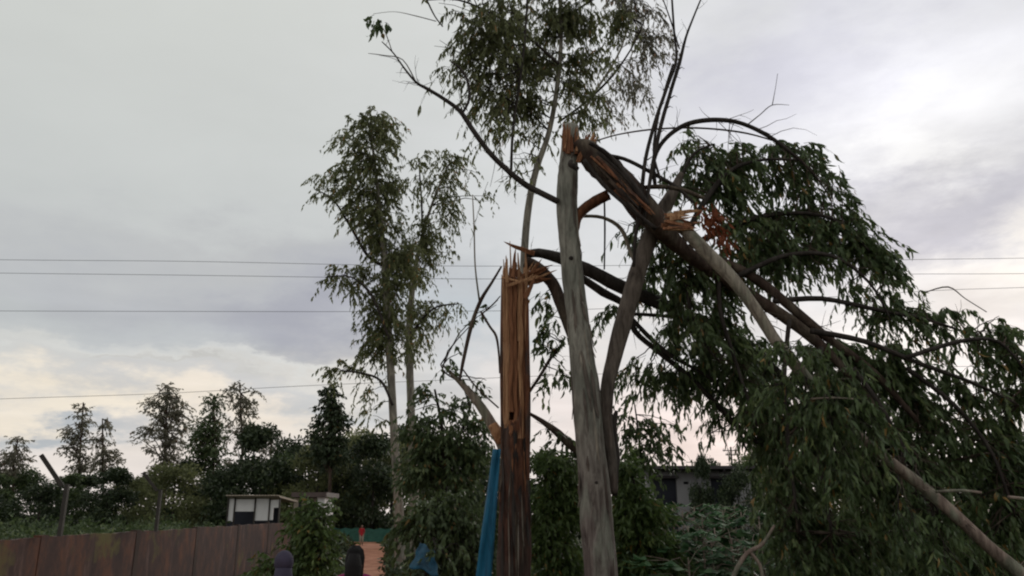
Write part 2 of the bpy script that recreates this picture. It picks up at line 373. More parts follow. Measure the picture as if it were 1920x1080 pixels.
def twiggy(parent, skel, n, ln, m, seed, up=.2, r=.004):
    rq = random.Random(seed); b = MB()
    for _ in range(n):
        k = rq.randrange(1, len(skel) - 1); a = Vector(skel[k]); t = (Vector(skel[k + 1]) - Vector(skel[k - 1])).normalized()
        d = (t * .8 + Vector((rq.gauss(0, 1), rq.gauss(0, .6), rq.gauss(up, .8))).normalized()).normalized(); l_ = ln * rq.uniform(.4, 1.3)
        p_ = [a]
        for q in range(4): d = (d + Vector((rq.gauss(0, .22), rq.gauss(0, .2), rq.gauss(0, .22)))).normalized(); p_.append(p_[-1] + d * l_ / 4)
        b.tube(p_, [r, r * .85, r * .7, r * .5, r * .3], 4, 0, False)
        if rq.random() < .6:
            e_ = (d + Vector((rq.gauss(0, .6), rq.gauss(0, .5), rq.gauss(0, .6)))).normalized(); b.tube([p_[2], p_[2] + e_ * l_ * .25, p_[2] + e_ * l_ * .45 + Vector((0, 0, -.02))], [r * .6, r * .45, r * .25], 3, 0, False)
    o = b.build('twigs', m, parent); o['kind'] = 'stuff'; return o
# leaves ------------------------------------------------------------
LT = np.array([[0, 0, 0], [-.5, .33, .10], [.5, .33, .10], [-.36, .68, .04], [.36, .68, .04], [0, 1, -.16]])
LF = [(0, 2, 1), (1, 2, 4), (1, 4, 3), (3, 4, 5)]
DT = np.array([[0, 0, 0], [-.5, .45, 0], [.5, .45, 0], [0, 1, -.1]]); DF = [(0, 2, 1), (1, 2, 3)]
TEMPL = {}
def templ(matname):
    if matname not in TEMPL:
        a = []
        for k in range(6):
            me = bpy.data.meshes.new('leaf_blade'); me.from_pydata(LT.tolist(), [], LF)
            at = me.attributes.new('tint', 'FLOAT', 'POINT'); at.data.foreach_set('value', [(k + .5) / 6] * len(LT))
            me.materials.append(LEAF[matname]); a.append(me)
        TEMPL[matname] = a
    return TEMPL[matname]
def frames(D, spin):
    D = D / (np.linalg.norm(D, axis=1, keepdims=True) + 1e-9)
    ref = np.tile([0., 0., 1.], (len(D), 1)); bad = np.abs(D[:, 2]) > .97; ref[bad] = [1, 0, 0]
    A = np.cross(D, ref); A /= np.linalg.norm(A, axis=1, keepdims=True) + 1e-9; B = np.cross(A, D)
    c, s = np.cos(spin)[:, None], np.sin(spin)[:, None]
    return A * c + B * s, D, B * c - A * s
def build_leaves(parent, Pn, D, Ln, Wn, tint, mname, simple_=False, n_ind=0, name='foliage', kind='stuff'):
    n = len(Pn); spin = RNG.uniform(0, 6.28, n)
    A, Dn, B = frames(D, spin)
    if n_ind:
        dist = np.linalg.norm(Pn - np.array([0, 0, CAM_H]), axis=1)
        zc = Pn[:, 1] * math.cos(PITCH) + (Pn[:, 2] - CAM_H) * math.sin(PITCH)
        yc = (Pn[:, 2] - CAM_H) * math.cos(PITCH) - Pn[:, 1] * math.sin(PITCH)
        inside = (np.abs(Pn[:, 0] / zc * F) < 950) & (np.abs(yc / zc * F) < 530)
        view = (Pn - np.array([0, 0, CAM_H])) / dist[:, None]
        face = np.abs((B * view).sum(1))
        score = Ln / dist * (.3 + face) * inside
        idx = np.argsort(-score)[:n_ind]; idx = idx[inside[idx]]
        T = templ(mname)
        for i in idx:
            o = bpy.data.objects.new('leaf', T[int(min(5, tint[i] * 6))]); COL.objects.link(o); o.parent = parent
            Mx = Matrix(((A[i, 0] * Wn[i], Dn[i, 0] * Ln[i], B[i, 0] * Ln[i], Pn[i, 0]), (A[i, 1] * Wn[i], Dn[i, 1] * Ln[i], B[i, 1] * Ln[i], Pn[i, 1]),
                         (A[i, 2] * Wn[i], Dn[i, 2] * Ln[i], B[i, 2] * Ln[i], Pn[i, 2]), (0, 0, 0, 1)))
            o.matrix_parent_inverse = Matrix.Translation(-Vector(parent.location)); o.matrix_basis = Mx
        keep = np.ones(n, bool); keep[idx] = False
        Pn, Ln, Wn, tint, A, Dn, B = Pn[keep], Ln[keep], Wn[keep], tint[keep], A[keep], Dn[keep], B[keep]; n = len(Pn)
    T, Fc = (DT, DF) if simple_ else (LT, LF)
    k = len(T)
    V = Pn[:, None, :] + A[:, None, :] * (T[None, :, 0, None] * Wn[:, None, None]) + Dn[:, None, :] * (T[None, :, 1, None] * Ln[:, None, None]) + B[:, None, :] * (T[None, :, 2, None] * Ln[:, None, None])
    Fa = (np.array(Fc)[None] + (np.arange(n) * k)[:, None, None]).reshape(-1)
    me = bpy.data.meshes.new(name); me.vertices.add(n * k); me.vertices.foreach_set('co', V.reshape(-1))
    nf = n * len(Fc); me.loops.add(nf * 3); me.loops.foreach_set('vertex_index', Fa.astype(np.int32))
    me.polygons.add(nf); me.polygons.foreach_set('loop_start', np.arange(nf, dtype=np.int32) * 3)
    me.update(calc_edges=True)
    at = me.attributes.new('tint', 'FLOAT', 'POINT'); at.data.foreach_set('value', np.repeat(tint, k))
    o = link(name, me, LEAF[mname], parent)
    if kind: o['kind'] = kind
    return o
def crown(parent, skel, clumps, Y, mname, leafL=.13, leafW=.032, nleaf=14, twigL=.45, droop=.55, bark=None, dark_in=0.0,
          n_ind=0, simple_=False, depth=1.0, lift=.25, br=.010, hang=.6, twigs=True, tubes=True, seed=0, wind=0.0):
    """clumps: (px, py, rx, ry, n_twigs[, Y]) volumes that side branches grow into; sprays of leaves hang from the twigs"""
    rs = np.random.default_rng(seed + 100); sk = np.array([tuple(p) for p in skel])
    b = MB(); S = []; D = []; tw = []
    for q in clumps:
        cx, cy, rx, ry, nt_ = q[:5]; y = q[5] if len(q) > 5 else Y
        dr = depth * max(rx, ry) * MPP(y)
        nb = max(2, int(nt_ / 9))
        for k in range(nb):
            a = rs.uniform(0, 6.28); rr = math.sqrt(rs.uniform(0, 1))
            E = np.array(P(cx + rx * rr * math.cos(a), cy + ry * rr * math.sin(a), max(3.5, y + rs.uniform(-1, 1) * dr * math.sqrt(1 - rr * rr * .6))))
            ds = np.linalg.norm(sk - E, axis=1) + np.maximum(0, sk[:, 2] - E[2]) * .3
            st = sk[np.argsort(ds)[rs.integers(0, min(4, len(sk)))]]
            d = E - st; ln = np.linalg.norm(d)
            mid = st + d * .5 + np.array([rs.uniform(-.1, .1) * ln, rs.uniform(-.1, .1) * ln, lift * ln * rs.uniform(.4, 1.1)])
            ts = np.linspace(0, 1, 7)[:, None]; pl = (1 - ts) ** 2 * st + 2 * ts * (1 - ts) * mid + ts ** 2 * E
            pl[1:-1] += rs.normal(0, .015 * ln, (5, 3))
            if tubes: b.tube(pl, np.linspace(min(br, .006 + ln * .008), .0035, 7) * (1 if y < 20 else y / 20), 4, 0, False)
            m_ = int(nt_ / nb + .5)
            tt = rs.uniform(.35, 1.0, m_) ** .8; lo = np.clip((tt * 6).astype(int), 0, 5); fr = (tt * 6 - lo)[:, None]
            s0 = pl[lo] * (1 - fr) + pl[lo + 1] * fr
            s0 = s0 + rs.normal(0, .04, s0.shape) * (1 if y < 20 else 3)
            dd = rs.normal(0, 1, (m_, 3)) * np.array([1, 1, .6]) + d / (ln + 1e-6) * .7
            dd[:, 0] += wind; dd /= np.linalg.norm(dd, axis=1, keepdims=True)
            S.append(s0); D.append(dd)
    S = np.concatenate(S); D = np.concatenate(D); n = len(S)
    TL = twigL * rs.uniform(.5, 1.25, n)
    if tubes and twigs:
        for i in range(n):
            pl = [S[i] + D[i] * TL[i] * t + np.array([0, 0, -1]) * droop * TL[i] * t * t for t in (0, .35, .7, 1)]
            b.tube(pl, [.004, .003, .0025, .002], 3, 0, False)
    t = rs.uniform(.15, 1.0, (n, nleaf)); t3 = t[..., None]
    LP = S[:, None] + D[:, None] * TL[:, None, None] * t3 + np.array([0, 0, -1.]) * droop * TL[:, None, None] * t3 * t3
    tan = D[:, None] + np.array([0, 0, -1.]) * 2 * droop * t3
    LD = tan * (1 - hang) + np.array([0, 0, -1.]) * hang * 1.2 + rs.normal(0, .34, (n, nleaf, 3)) + np.array([wind * .5, 0, 0])
    LP = LP.reshape(-1, 3); LD = LD.reshape(-1, 3); m_ = len(LP)
    Ln = leafL * rs.uniform(.45, 1.35, m_); Wn = leafW * rs.uniform(.7, 1.3, m_)
    tint = np.clip(np.repeat(rs.beta(2, 3, n), nleaf) * .55 + rs.beta(2, 3, m_) * .5, 0, .92)
    tint[rs.uniform(0, 1, m_) < .018] = 1.0
    if b.n and tubes: 
        o = b.build('branches', bark or BARK['dark'], parent, True)
    build_leaves(parent, LP, LD, Ln, Wn, tint, mname, simple_, n_ind)
    return LP

# ================================================================== SETTING
def grid_sheet(name, x0, x1, y0, y1, nx, ny, fz, m):
    xs = np.linspace(x0, x1, nx); ys = np.linspace(y0, y1, ny)
    v = [(x, y, fz(x, y)) for y in ys for x in xs]
    f = [(j * nx + i, j * nx + i + 1, (j + 1) * nx + i + 1, (j + 1) * nx + i) for j in range(ny - 1) for i in range(nx - 1)]
    me = bpy.data.meshes.new(name); me.from_pydata(v, [], f); me.polygons.foreach_set('use_smooth', [True] * len(f)); return link(name, me, m)
g = grid_sheet('ground', -2500, 2500, -800, 4000, 2, 2, lambda x, y: 0, MT['ground']); tag(g, kind='structure')
# path of red earth
pc = [(-3.2, -6), (-2.6, 3), (-2.1, 8), (-2.7, 14), (-4.2, 23), (-6.3, 35), (-8.9, 49), (-10.6, 58)]; pw = [1.2, 1.3, 1.4, 1.5, 1.5, 1.5, 1.4, 1.1]
pp, pr = smooth_path([(x, y, 0) for x, y in pc], pw, 8); v = []; f = []
for i, (p_, r_) in enumerate(zip(pp, pr)):
    for j in range(7):
        s_ = (j - 3) / 3; v.append((p_[0] + s_ * r_ * (1 + .12 * math.sin(i * 1.7 + (3 if j > 3 else 0))), p_[1], .006 + .03 * (1 - s_ * s_) + .006 * math.sin(i * 2.1 + j * 1.9)))
for i in range(len(pp) - 1):
    for j in range(6): f.append((i * 7 + j, i * 7 + j + 1, i * 7 + j + 8, i * 7 + j + 7))
me = bpy.data.meshes.new('path'); me.from_pydata(v, [], f); tag(link('path', me, MT['path']), kind='structure')

# ------------------------------------------------------------------ boundary wall
W0 = Vector((-7.62, 12.0)); W1 = Vector((-8.85, 32.5)); wd = (W1 - W0).normalized(); wn = Vector((wd.y, -wd.x)) 
wall = empty('boundary_wall', (W0.x, W0.y, 0), 'rust brown stained boundary wall running into the distance at lower left', 'wall')
rotw = Matrix(((wd.x, wn.x, 0, 0), (wd.y, wn.y, 0, 0), (0, 0, 1, 0), (0, 0, 0, 1)))
start = -12.0; bays = 9; bl = 4.0
t0 = (13.8 - 12.0) / wd.y
posts_t = [t0 + bl * k for k in range(-4, 6)]
for k, t in enumerate(posts_t):
    zt = 1.46 + .012 * max(0, k - 3)
    M4 = Matrix.Translation((W0.x + wd.x * t, W0.y + wd.y * t, 0)) @ rotw
    b = MB().box((-.11, -.066, 0), (.11, .066, zt + .004), M4); b.build('pillar', MT['concrete'] if k > 4 else MT['wall'], wall)
    if k < len(posts_t) - 1:
        # panel with uneven top edge
        n = 14; v = []; zj = [zt - .02 + random.uniform(-.018, .014) for _ in range(n + 1)]
        for i in range(n + 1):
            x = .113 + (bl - .226) * i / n
            for y_ in (-.055, .055):
                v.append(M4 @ Vector((x, y_, 0))); v.append(M4 @ Vector((x, y_, zj[i])))
        f = []
        for i in range(n):
            a = i * 4; c_ = a + 4
            f += [(a, c_, c_ + 1, a + 1), (a + 2, a + 3, c_ + 3, c_ + 2), (a + 1, c_ + 1, c_ + 3, a + 3)]
        f += [(0, 1, 3, 2), (n * 4, n * 4 + 2, n * 4 + 3, n * 4 + 1)]
        b = MB(); b.add([tuple(q) for q in v], f); b.build('wall_panel', MT['wall'], wall)
rs = np.random.default_rng(77); tt = rs.uniform(-14, 21, 2600); cl_ = np.sin(tt * 2.3) + np.sin(tt * 5.1 + 1) + rs.normal(0, .5, 2600); tt = tt[cl_ > .1]; n = len(tt)
Pm = np.stack([W0.x + wd.x * tt + rs.normal(0, .03, n), W0.y + wd.y * tt, 1.44 + rs.uniform(-.03, .02, n)], 1); Dm = rs.normal(0, 1, (n, 3)) + np.array([0, 0, .6])
build_leaves(wall, Pm, Dm, .045 * rs.uniform(.5, 1.4, n), .02 * rs.uniform(.5, 1.4, n), rs.uniform(0, 1, n), 'dark', True, 0, 'moss')
# two angled wire posts on top of the wall
def wire_post(px, Y, px_k, py_k, px_t, py_t, label):
    base = P(px, 998, Y); base.z = 1.46; kn = P(px_k, py_k, Y); tp = P(px_t, py_t, Y - .12)
    th = empty('fence_post', base, label, 'post')
    b = MB(); b.box((-.032, -.032, 0), (.032, .032, kn.z - base.z), Matrix.Translation(base)); b.build('upright', MT['metal'], th)
    d = (tp - kn); q = d.to_track_quat('Z', 'Y').to_matrix().to_4x4()
    b = MB(); b.box((-.030, -.034, -.035), (.030, .034, d.length), Matrix.Translation(kn) @ q); b.build('slanted_arm', MT['metal'], th)
    for s_ in (.3, .62, .95):
        b = MB(); c_ = kn.lerp(tp, s_); b.tube([c_ + Vector((0, -.05, 0)), c_ + Vector((0, .05, 0))], [.007, .007], 6); b.build('wire_clip', MT['metal'], th)
wire_post(113, 13.8, 114, 908, 77, 853, 'nearer steel fence post with slanted top, standing on the wall at far left')
wire_post(292, 17.7, 293, 918, 268, 886, 'second steel fence post with slanted top, against the dark trees left of the white shed')

# ------------------------------------------------------------------ white shed behind the wall
def obox(name, px0, px1, py0, py1, Y, th, m, parent, zmin=None):
    a = P(px0, py1, Y); c_ = P(px1, py0, Y); a.x = P(px0, 930, Y).x; c_.x = P(px1, 930, Y).x
    b = MB().box((a.x, Y, a.z if zmin is None else zmin), (c_.x, Y + th, c_.z)); return b.build(name, m, parent)
Ys = 42
sh = empty('white_shed', PG(475, Ys), 'low shed with whitewashed upper panels between dark posts, just behind the wall', 'shed')
for (a, b_, c_, d_) in ((431, 440, 935, 978), (443, 478, 936, 959), (481, 505, 935, 976), (508, 514, 937, 975), (514, 524, 937, 952)):
    obox('panel', a, b_, c_, d_, Ys, .1, MT['white'], sh)
for x_ in (429, 441.5, 479.5, 506.5, 525): obox('post', x_ - 1.1, x_ + 1.1, 932, 985, Ys - .08, .08, MT['metal'], sh, 0)
obox('back_wall', 430, 526, 937, 990, Ys + 3, .15, MT['dark'], sh, 0)
a = P(428, 933, Ys); c_ = P(527, 933, Ys); b = MB()
b.add([(a.x, Ys - .15, a.z), (c_.x, Ys - .15, a.z), (c_.x, Ys + 3.4, a.z - .2), (a.x, Ys + 3.4, a.z - .2), (a.x, Ys - .5, a.z + .09), (c_.x, Ys - .5, a.z + .09), (c_.x, Ys + 3.4, a.z - .11), (a.x, Ys + 3.4, a.z - .11)],
      [(0, 3, 2, 1), (4, 5, 6, 7), (0, 1, 5, 4), (1, 2, 6, 5), (2, 3, 7, 6), (3, 0, 4, 7)]); b.build('roof', MT['beige'], sh)
for k in range(18):
    x_ = a.x + (c_.x - a.x) * (k + .5) / 18; b = MB(); b.tube([(x_, Ys - .52, a.z + .095), (x_, Ys + 3.38, a.z - .105)], [.03, .03], 6); b.build('roof_ridge', MT['beige'], sh)
Yh = 47
hh = empty('beige_hut', PG(580, Yh), 'small beige walled hut with pale end wall, right of the white shed', 'hut')
obox('front_wall', 552, 594, 934, 946, Yh, .15, MT['beige'], hh, 0)
obox('end_wall', 595, 609, 927, 947, Yh - .3, 2.4, MT['white'], hh, 0)
obox('roof', 546, 612, 923, 932, Yh - .6, 3.4, MT['tin'], hh)
obox('door', 561, 566, 937, 946, Yh - .04, .035, MT['dark'], hh, 0)
# dark bundle and pale sacks hanging on the wall end, near x=545
# tiny white house in the field at left
Yf = 75
fh = empty('field_house', PG(165, Yf), 'tiny white flat house in the green field behind the wall at left', 'house')
obox('wall', 146, 175, 963, 973, Yf, 3.5, MT['white'], fh, 0)
obox('upper_room', 168, 182, 950, 962.5, Yf + 1, 2.0, MT['white'], fh, P(0, 962.5, Yf).z)
b = MB(); a = P(132, 966, Yf); c_ = P(176, 961, Yf); b.box((a.x, Yf - .6, a.z - .05), (c_.x, Yf + 3.8, a.z + .1)); b.build('roof_slab', MT['white'], fh)
obox('window', 152, 157, 966, 970, Yf - .04, .035, MT['dark'], fh); obox('door', 163, 167, 966, 973, Yf - .04, .035, MT['dark'], fh, 0)

# ------------------------------------------------------------------ grey building at right
Yb = 40
gb = empty('grey_building', PG(1315, Yb), 'long low grey building with dark doorways and flat dark roof edge between the tree trunks', 'building')
def gbox(n, *a, **k): return obox(n, *a, **k)
# front wall split around the openings
for (a, b_, c_, d_) in ((1212, 1226, 882, 960), (1226, 1270, 882, 897), (1270, 1283, 882, 960), (1283, 1293, 882, 903), (1283, 1293, 908, 960), (1293, 1334, 882, 960), (1334, 1374, 882, 897), (1374, 1410, 882, 960)):
    z0 = 0 if d_ == 960 else P(0, d_, Yb).z; obox('wall', a, b_, c_, d_, Yb, .22, MT['grey'], gb, z0)
for x_ in (1313,): obox('wall_pier', x_ - 4, x_ + 4, 884, 960, Yb - .1, .096, MT['grey'], gb, 0)
obox('back_wall', 1212, 1410, 882, 960, Yb + 6, .2, MT['dark'], gb, 0)
for (a, b_) in ((1226, 1270), (1334, 1374)):
    obox('shutter', a + 2, b_ - 2, 899, 941, Yb + .12, .06, MT['dark'], gb, 0)
    for q in range(7):
        z_ = .25 + q * .38; A = P(a + 2, 900, Yb); B_ = P(b_ - 2, 900, Yb); MB().box((A.x, Yb + .09, z_), (B_.x, Yb + .117, z_ + .05)).build('shutter_rib', MT['dark'], gb)
obox('lintel', 1222, 1274, 892, 896.5, Yb - .25, .247, MT['roof'], gb); obox('lintel', 1330, 1378, 892, 896.5, Yb - .25, .247, MT['roof'], gb)
a = P(1204, 876, Yb); c_ = P(1416, 881, Yb); MB().box((a.x, Yb - .9, c_.z + .003), (c_.x, Yb + 6.6, a.z + .02)).build('roof', MT['roof'], gb)
for k in range(8):
    x_ = a.x + (c_.x - a.x) * (k + .5) / 8; MB().box((x_ - .04, Yb - .8, c_.z - .10), (x_ + .04, Yb - .003, c_.z)).build('rafter', MT['roof'], gb)

# ------------------------------------------------------------------ power poles and overhead wires
def power_pole(px, pyt, Y, arms, label):
    top = P(px, pyt, Y); th = empty('power_pole', (top.x, Y, 0), label, 'power pole')
    b = MB(); b.tube([(top.x, Y, 0), (top.x, Y, top.z)], [.16, .11], 8); b.build('pole', MT['metal'], th)
    for (py, hw) in arms:
        z = P(px, py, Y).z; MB().box((top.x - hw, Y - .18, z - .06), (top.x + hw, Y - .10, z + .06)).build('crossarm', MT['metal'], th)
        for s_ in (-.9, -.35, .35, .9):
            b = MB(); b.tube([(top.x + hw * s_, Y - .14, z + .061), (top.x + hw * s_, Y - .14, z + .30)], [.05, .035], 6); b.build('insulator', MT['white'], th)
power_pole(1370, 838, 110, ((845, 1.15), (853, .8)), 'distant power pole with two crossarms above the grey building roof')
power_pole(1297, 862, 170, ((867, 1.2),), 'faint farther power pole left of the first one above the grey roof')
def wire(pts, label, Y=40, r=.012):
    p, r_ = smooth_path([P(x, y, Y) for x, y in pts], [r] * len(pts), 6)
    b = MB(); b.tube(p, r_, 5, 0); o = b.build('overhead_wire', MT['wire'], None, True)
    tag(o, label, 'wire', 'overhead power lines')
wire([(-700, 478), (0, 487), (350, 490), (700, 497), (950, 499), (1300, 496), (1700, 487), (1920, 484), (2500, 474)], 'thin overhead wire, topmost of those crossing the sky')
wire([(-700, 503), (0, 512), (350, 516), (700, 521), (950, 523), (1400, 519), (1700, 514), (1920, 513), (2500, 506)], 'thin overhead wire, second from the top, close below the topmost one')
wire([(-700, 580), (0, 583), (400, 584), (700, 584), (1100, 580), (1500, 560), (1750, 545), (1920, 539), (2500, 520)], 'thin overhead wire running alone halfway between the upper pair and the horizon glow')
wire([(-700, 772), (0, 748), (300, 738), (560, 724), (800, 714), (1100, 702), (1500, 692), (1900, 686), (2500, 680)], 'lowest overhead wire, rising to the right over the small far trees', 46, .013)

# ================================================================== BACKGROUND TREES
# sparse tall trees on the left horizon
def far_tree(trunk, clumps, Y, label, group='slender sparse trees on the left skyline', mname='far', leafL=.26, leafW=.095, nleaf=13, seed=0, tw=.9):
    base = PG(trunk[0][0], Y)
    clumps = [(trunk[-1][0] + (q[0] - trunk[-1][0]) * 1.15, q[1], q[2] * 1.25, q[3] * 1.1, int(q[4] * 1.25)) for q in clumps]; clumps += [(trunk[1][0] + d_, 868, 18, 16, 26) for d_ in (-12, 14)]
    th = empty('slender_tree', base, label, 'tree', group)
    b_, sk = limb('trunk', trunk, Y, BARK['limb'], th, 6, .03, 4, ground=True)
    crown(th, sk[4:], clumps, Y, mname, leafL, leafW, nleaf, tw, .28, BARK['limb'], simple_=True, depth=.8, br=.02, twigs=False, hang=.45, seed=seed)
FT = [
 ([(24, 930, 5), (26, 870, 4), (34, 822, 2)], [(20, 870, 20, 26, 60), (36, 838, 14, 16, 36), (12, 900, 14, 22, 34), (4, 880, 8, 24, 16)], 70, 'small brownish tree cut by the left edge of the photo'),
 ([(146, 930, 4), (150, 850, 4), (156, 755, 2)], [(156, 772, 11, 16, 36), (146, 800, 18, 20, 60), (140, 830, 18, 18, 44), (152, 860, 24, 24, 40), (128, 845, 12, 14, 14)], 74, 'taller left tree of the touching pair right of the nearer fence post'),
 ([(194, 930, 4), (193, 850, 4), (192, 785, 2)], [(193, 800, 10, 16, 28), (188, 835, 18, 22, 60), (203, 860, 16, 20, 44), (186, 872, 22, 16, 34)], 76, 'shorter right tree of the touching pair right of the nearer fence post'),
 ([(308, 930, 6), (310, 840, 5), (314, 722, 2)], [(314, 738, 14, 16, 44), (300, 765, 26, 18, 76), (334, 760, 20, 18, 56), (318, 800, 32, 24, 120), (282, 800, 16, 16, 26), (264, 812, 14, 9, 16), (340, 795, 16, 18, 36), (304, 850, 28, 26, 66), (330, 845, 20, 24, 46), (288, 880, 16, 18, 20)], 70, 'broadest open crowned tree on the left skyline'),
 ([(398, 930, 5), (400, 830, 5), (402, 742, 2)], [(402, 758, 12, 14, 44), (398, 790, 18, 20, 80), (386, 810, 26, 16, 90), (400, 835, 32, 20, 150), (378, 840, 20, 18, 80)], 66, 'dark leaved tree left of the palest slender tree'),
 ([(452, 930, 5), (454, 830, 4), (450, 718, 2)], [(446, 735, 16, 16, 44), (470, 740, 10, 18, 26), (458, 768, 24, 18, 56), (446, 800, 20, 20, 46), (464, 806, 14, 20, 26), (446, 835, 20, 18, 30)], 72, 'palest sparse slender tree right of the dark leaved one'),
 ([(506, 930, 4), (508, 850, 4), (508, 806, 2)], [(500, 822, 14, 12, 24), (514, 818, 8, 10, 14), (506, 850, 20, 18, 60)], 74, 'small short tree showing just above the dark row of trees'),
]
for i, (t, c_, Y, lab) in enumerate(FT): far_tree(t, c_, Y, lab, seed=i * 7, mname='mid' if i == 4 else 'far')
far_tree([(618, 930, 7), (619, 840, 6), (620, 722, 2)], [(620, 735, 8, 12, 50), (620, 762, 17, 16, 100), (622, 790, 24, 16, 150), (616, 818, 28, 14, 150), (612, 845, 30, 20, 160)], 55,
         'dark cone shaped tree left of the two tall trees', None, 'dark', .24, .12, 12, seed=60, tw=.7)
# row of dark bushy trees
DARKTREES = []
def bushy_proto(h, wdt, seed, mname='dark'):
    rs = np.random.default_rng(seed); th = empty('bushy_tree', (0, 0, 0), 'x', 'tree', 'dark bushy trees in the row behind the wall')
    b = MB(); b.tube([(0, 0, -.1), (.05, 0, h * .3), (-.05, .05, h * .7)], [.13, .10, .04], 6, .05); b.build('trunk', BARK['dark'], th, True)
    n = 30; cs = []
    for k in range(n):
        a = rs.uniform(0, 6.28); u = rs.uniform(.05, 1); r = wdt * .5 * (1 - .55 * max(0, u - .45) / .55) * rs.uniform(.3, 1); cs.append((r * math.cos(a), r * math.sin(a), h * (.06 + .86 * u)))
    Pn = []
    for c_ in cs:
        m_ = 210; q = rs.normal(0, 1, (m_, 3)); q /= np.linalg.norm(q, axis=1, keepdims=True); q *= rs.uniform(.5, 1, (m_, 1)) * np.array([.75, .75, .55]) * wdt * .26; Pn.append(q + np.array(c_))
    Pn = np.concatenate(Pn); Pn = Pn[Pn[:, 2] > .05]; n = len(Pn)
    D = rs.normal(0, 1, (n, 3)) + np.array([0, 0, -.3])
    build_leaves(th, Pn, D, .30 * rs.uniform(.6, 1.3, n), .14 * rs.uniform(.6, 1.3, n), rs.beta(2, 3, n), mname, True, 0)
    return th
def copy_tree(o, name=None):
    c_ = o.copy(); COL.objects.link(c_)
    for ch in o.children:
        d = ch.copy(); COL.objects.link(d); d.parent = c_
    return c_
protos = [bushy_proto(6.3, 5.0, 1), bushy_proto(6.6, 4.2, 2), bushy_proto(6.3, 5.2, 3, 'mid'), bushy_proto(6.3, 3.2, 4, 'mid'), bushy_proto(6.3, 5.8, 5, 'olive')]
used = [False] * 5
def place_bushy(px, Y, top_py, sx, label, kind, group):
    kind = random.choice([0, 0, 1, 1, 2, 3, 4]) if kind >= 0 else 0
    o = protos[kind]
    if used[kind]: o = copy_tree(protos[kind])
    used[kind] = True
    h = P(px, top_py + random.uniform(-16, 12), Y).z; s = h / (6.3 * .98)
    o.location = PG(px, Y); o.scale = (s * sx, s * sx, s); o.rotation_euler.z = random.uniform(0, 6.28); o['label'] = label; o['group'] = group
G1 = 'dark bushy trees in the row behind the wall'
row = [(x, 62 + (i % 3) * 5, 884 + (12 if i % 2 else -4) - max(0, (x - 220)) * .12 + random.uniform(-5, 5)) for i, x in enumerate(range(-60, 470, 42))]
for i, (x, Y, t) in enumerate(row):
    place_bushy(x, Y, t, 1.15, 'dark bushy tree in the low row on the horizon left of the white shed', 0, G1)
row = [(x, 58 + (i % 3) * 4, 826 + (8 if i % 2 else -6) - 8 * math.sin((x - 470) / 120) + random.uniform(-5, 4)) for i, x in enumerate(range(480, 800, 36))]
for i, (x, Y, t) in enumerate(row):
    place_bushy(x, Y, t, .9, 'tall dark bushy tree in the dense row behind the shed and the two tall trees', i % 2, G1)
for i, (x, Y, t) in enumerate([(820, 50, 845), (862, 46, 838), (905, 50, 850), (950, 52, 855), (1010, 50, 868), (1060, 52, 872), (1110, 50, 870), (1165, 46, 868), (1205, 55, 872)]):
    place_bushy(x, Y, t, .9, 'dark bushy tree seen between the trunks in the middle distance', i % 2, G1)
for i, (x, Y, t) in enumerate([(1335, 50, 862), (1400, 48, 862), (1445, 52, 858), (1500, 36, 860), (1560, 33, 850), (1640, 34, 860), (1720, 32, 860), (1800, 33, 850), (1880, 32, 855), (1960, 34, 850)]):
    place_bushy(x, Y, t, .9 if i else .6, ('small bushy tree peeping over the middle of the grey building roof' if i == 0 else 'bushy tree rising over the right end of the grey building roof') if i < 2 else 'dark bushy tree hidden behind the fallen crown at right', i % 2, G1)
for o_, (x, Y, t, sx_, lab) in zip((copy_tree(protos[1]), copy_tree(protos[0])), ((1320, 38, 860, .42, 'narrow dark bush standing against the middle of the grey building front'), (1392, 37.5, 868, .6, 'dark bush covering the right end of the grey building front'))):
    h = P(x, t, Y).z; s_ = h / 6.2; o_.location = PG(x, Y); o_.scale = (s_ * sx_, s_ * sx_, s_); o_['label'] = lab; o_['group'] = 'bushes before the grey building'; o_['category'] = 'bush'
protos[2]['group'] = G1

# scrub: nobody could count it
def scrub(name, regions, mname, seed, leafL=.2, leafW=.09):
    rs = np.random.default_rng(seed); Pn = []
    for (px0, px1, y0, y1, hmin, hmax, n) in regions:
        for _ in range(n):
            Y = rs.uniform(y0, y1); c_ = PG(rs.uniform(px0, px1), Y); h = rs.uniform(hmin, hmax); r = rs.uniform(.3, .7)
            m_ = int(70 * (1 if Y < 30 else .8)); q = rs.normal(0, 1, (m_, 3)); q /= np.linalg.norm(q, axis=1, keepdims=True)
            q[:, 2] = np.abs(q[:, 2]); q *= rs.uniform(.35, 1, (m_, 1)); q *= np.array([r, r, h]); Pn.append(q + np.array([c_.x, c_.y, 0]))
    Pn = np.concatenate(Pn); n = len(Pn); D = rs.normal(0, 1, (n, 3)) + np.array([0, 0, .35])
    s = np.clip(Pn[:, 1] / 22, .6, 1.8)
    o = build_leaves(None, Pn, D, leafL * s * rs.uniform(.6, 1.3, n), leafW * s * rs.uniform(.6, 1.3, n), rs.beta(2, 3, n), mname, True, 0, name)
    return o
o = scrub('field_scrub', [(-80, 330, 26, 34, .6, 1.5, 110), (-80, 330, 34, 60, .5, 2.0, 330), (250, 420, 40, 60, .9, 1.6, 120)], 'mid', 5, .15, .07)
tag(o, 'low green scrub covering the field beyond the boundary wall', 'scrub', kind='stuff')
o = scrub('undergrowth', [(760, 1480, 17, 34, .4, 1.0, 420), (1380, 2000, 10, 26, .6, 1.5, 460), (2000, 4200, 16, 60, 1.0, 2.6, 500), (560, 650, 16, 50, .3, .9, 90), (735, 800, 20, 48, .3, .8, 80), (-50, 520, 33, 52, .4, .9, 60)], 'dark', 6)
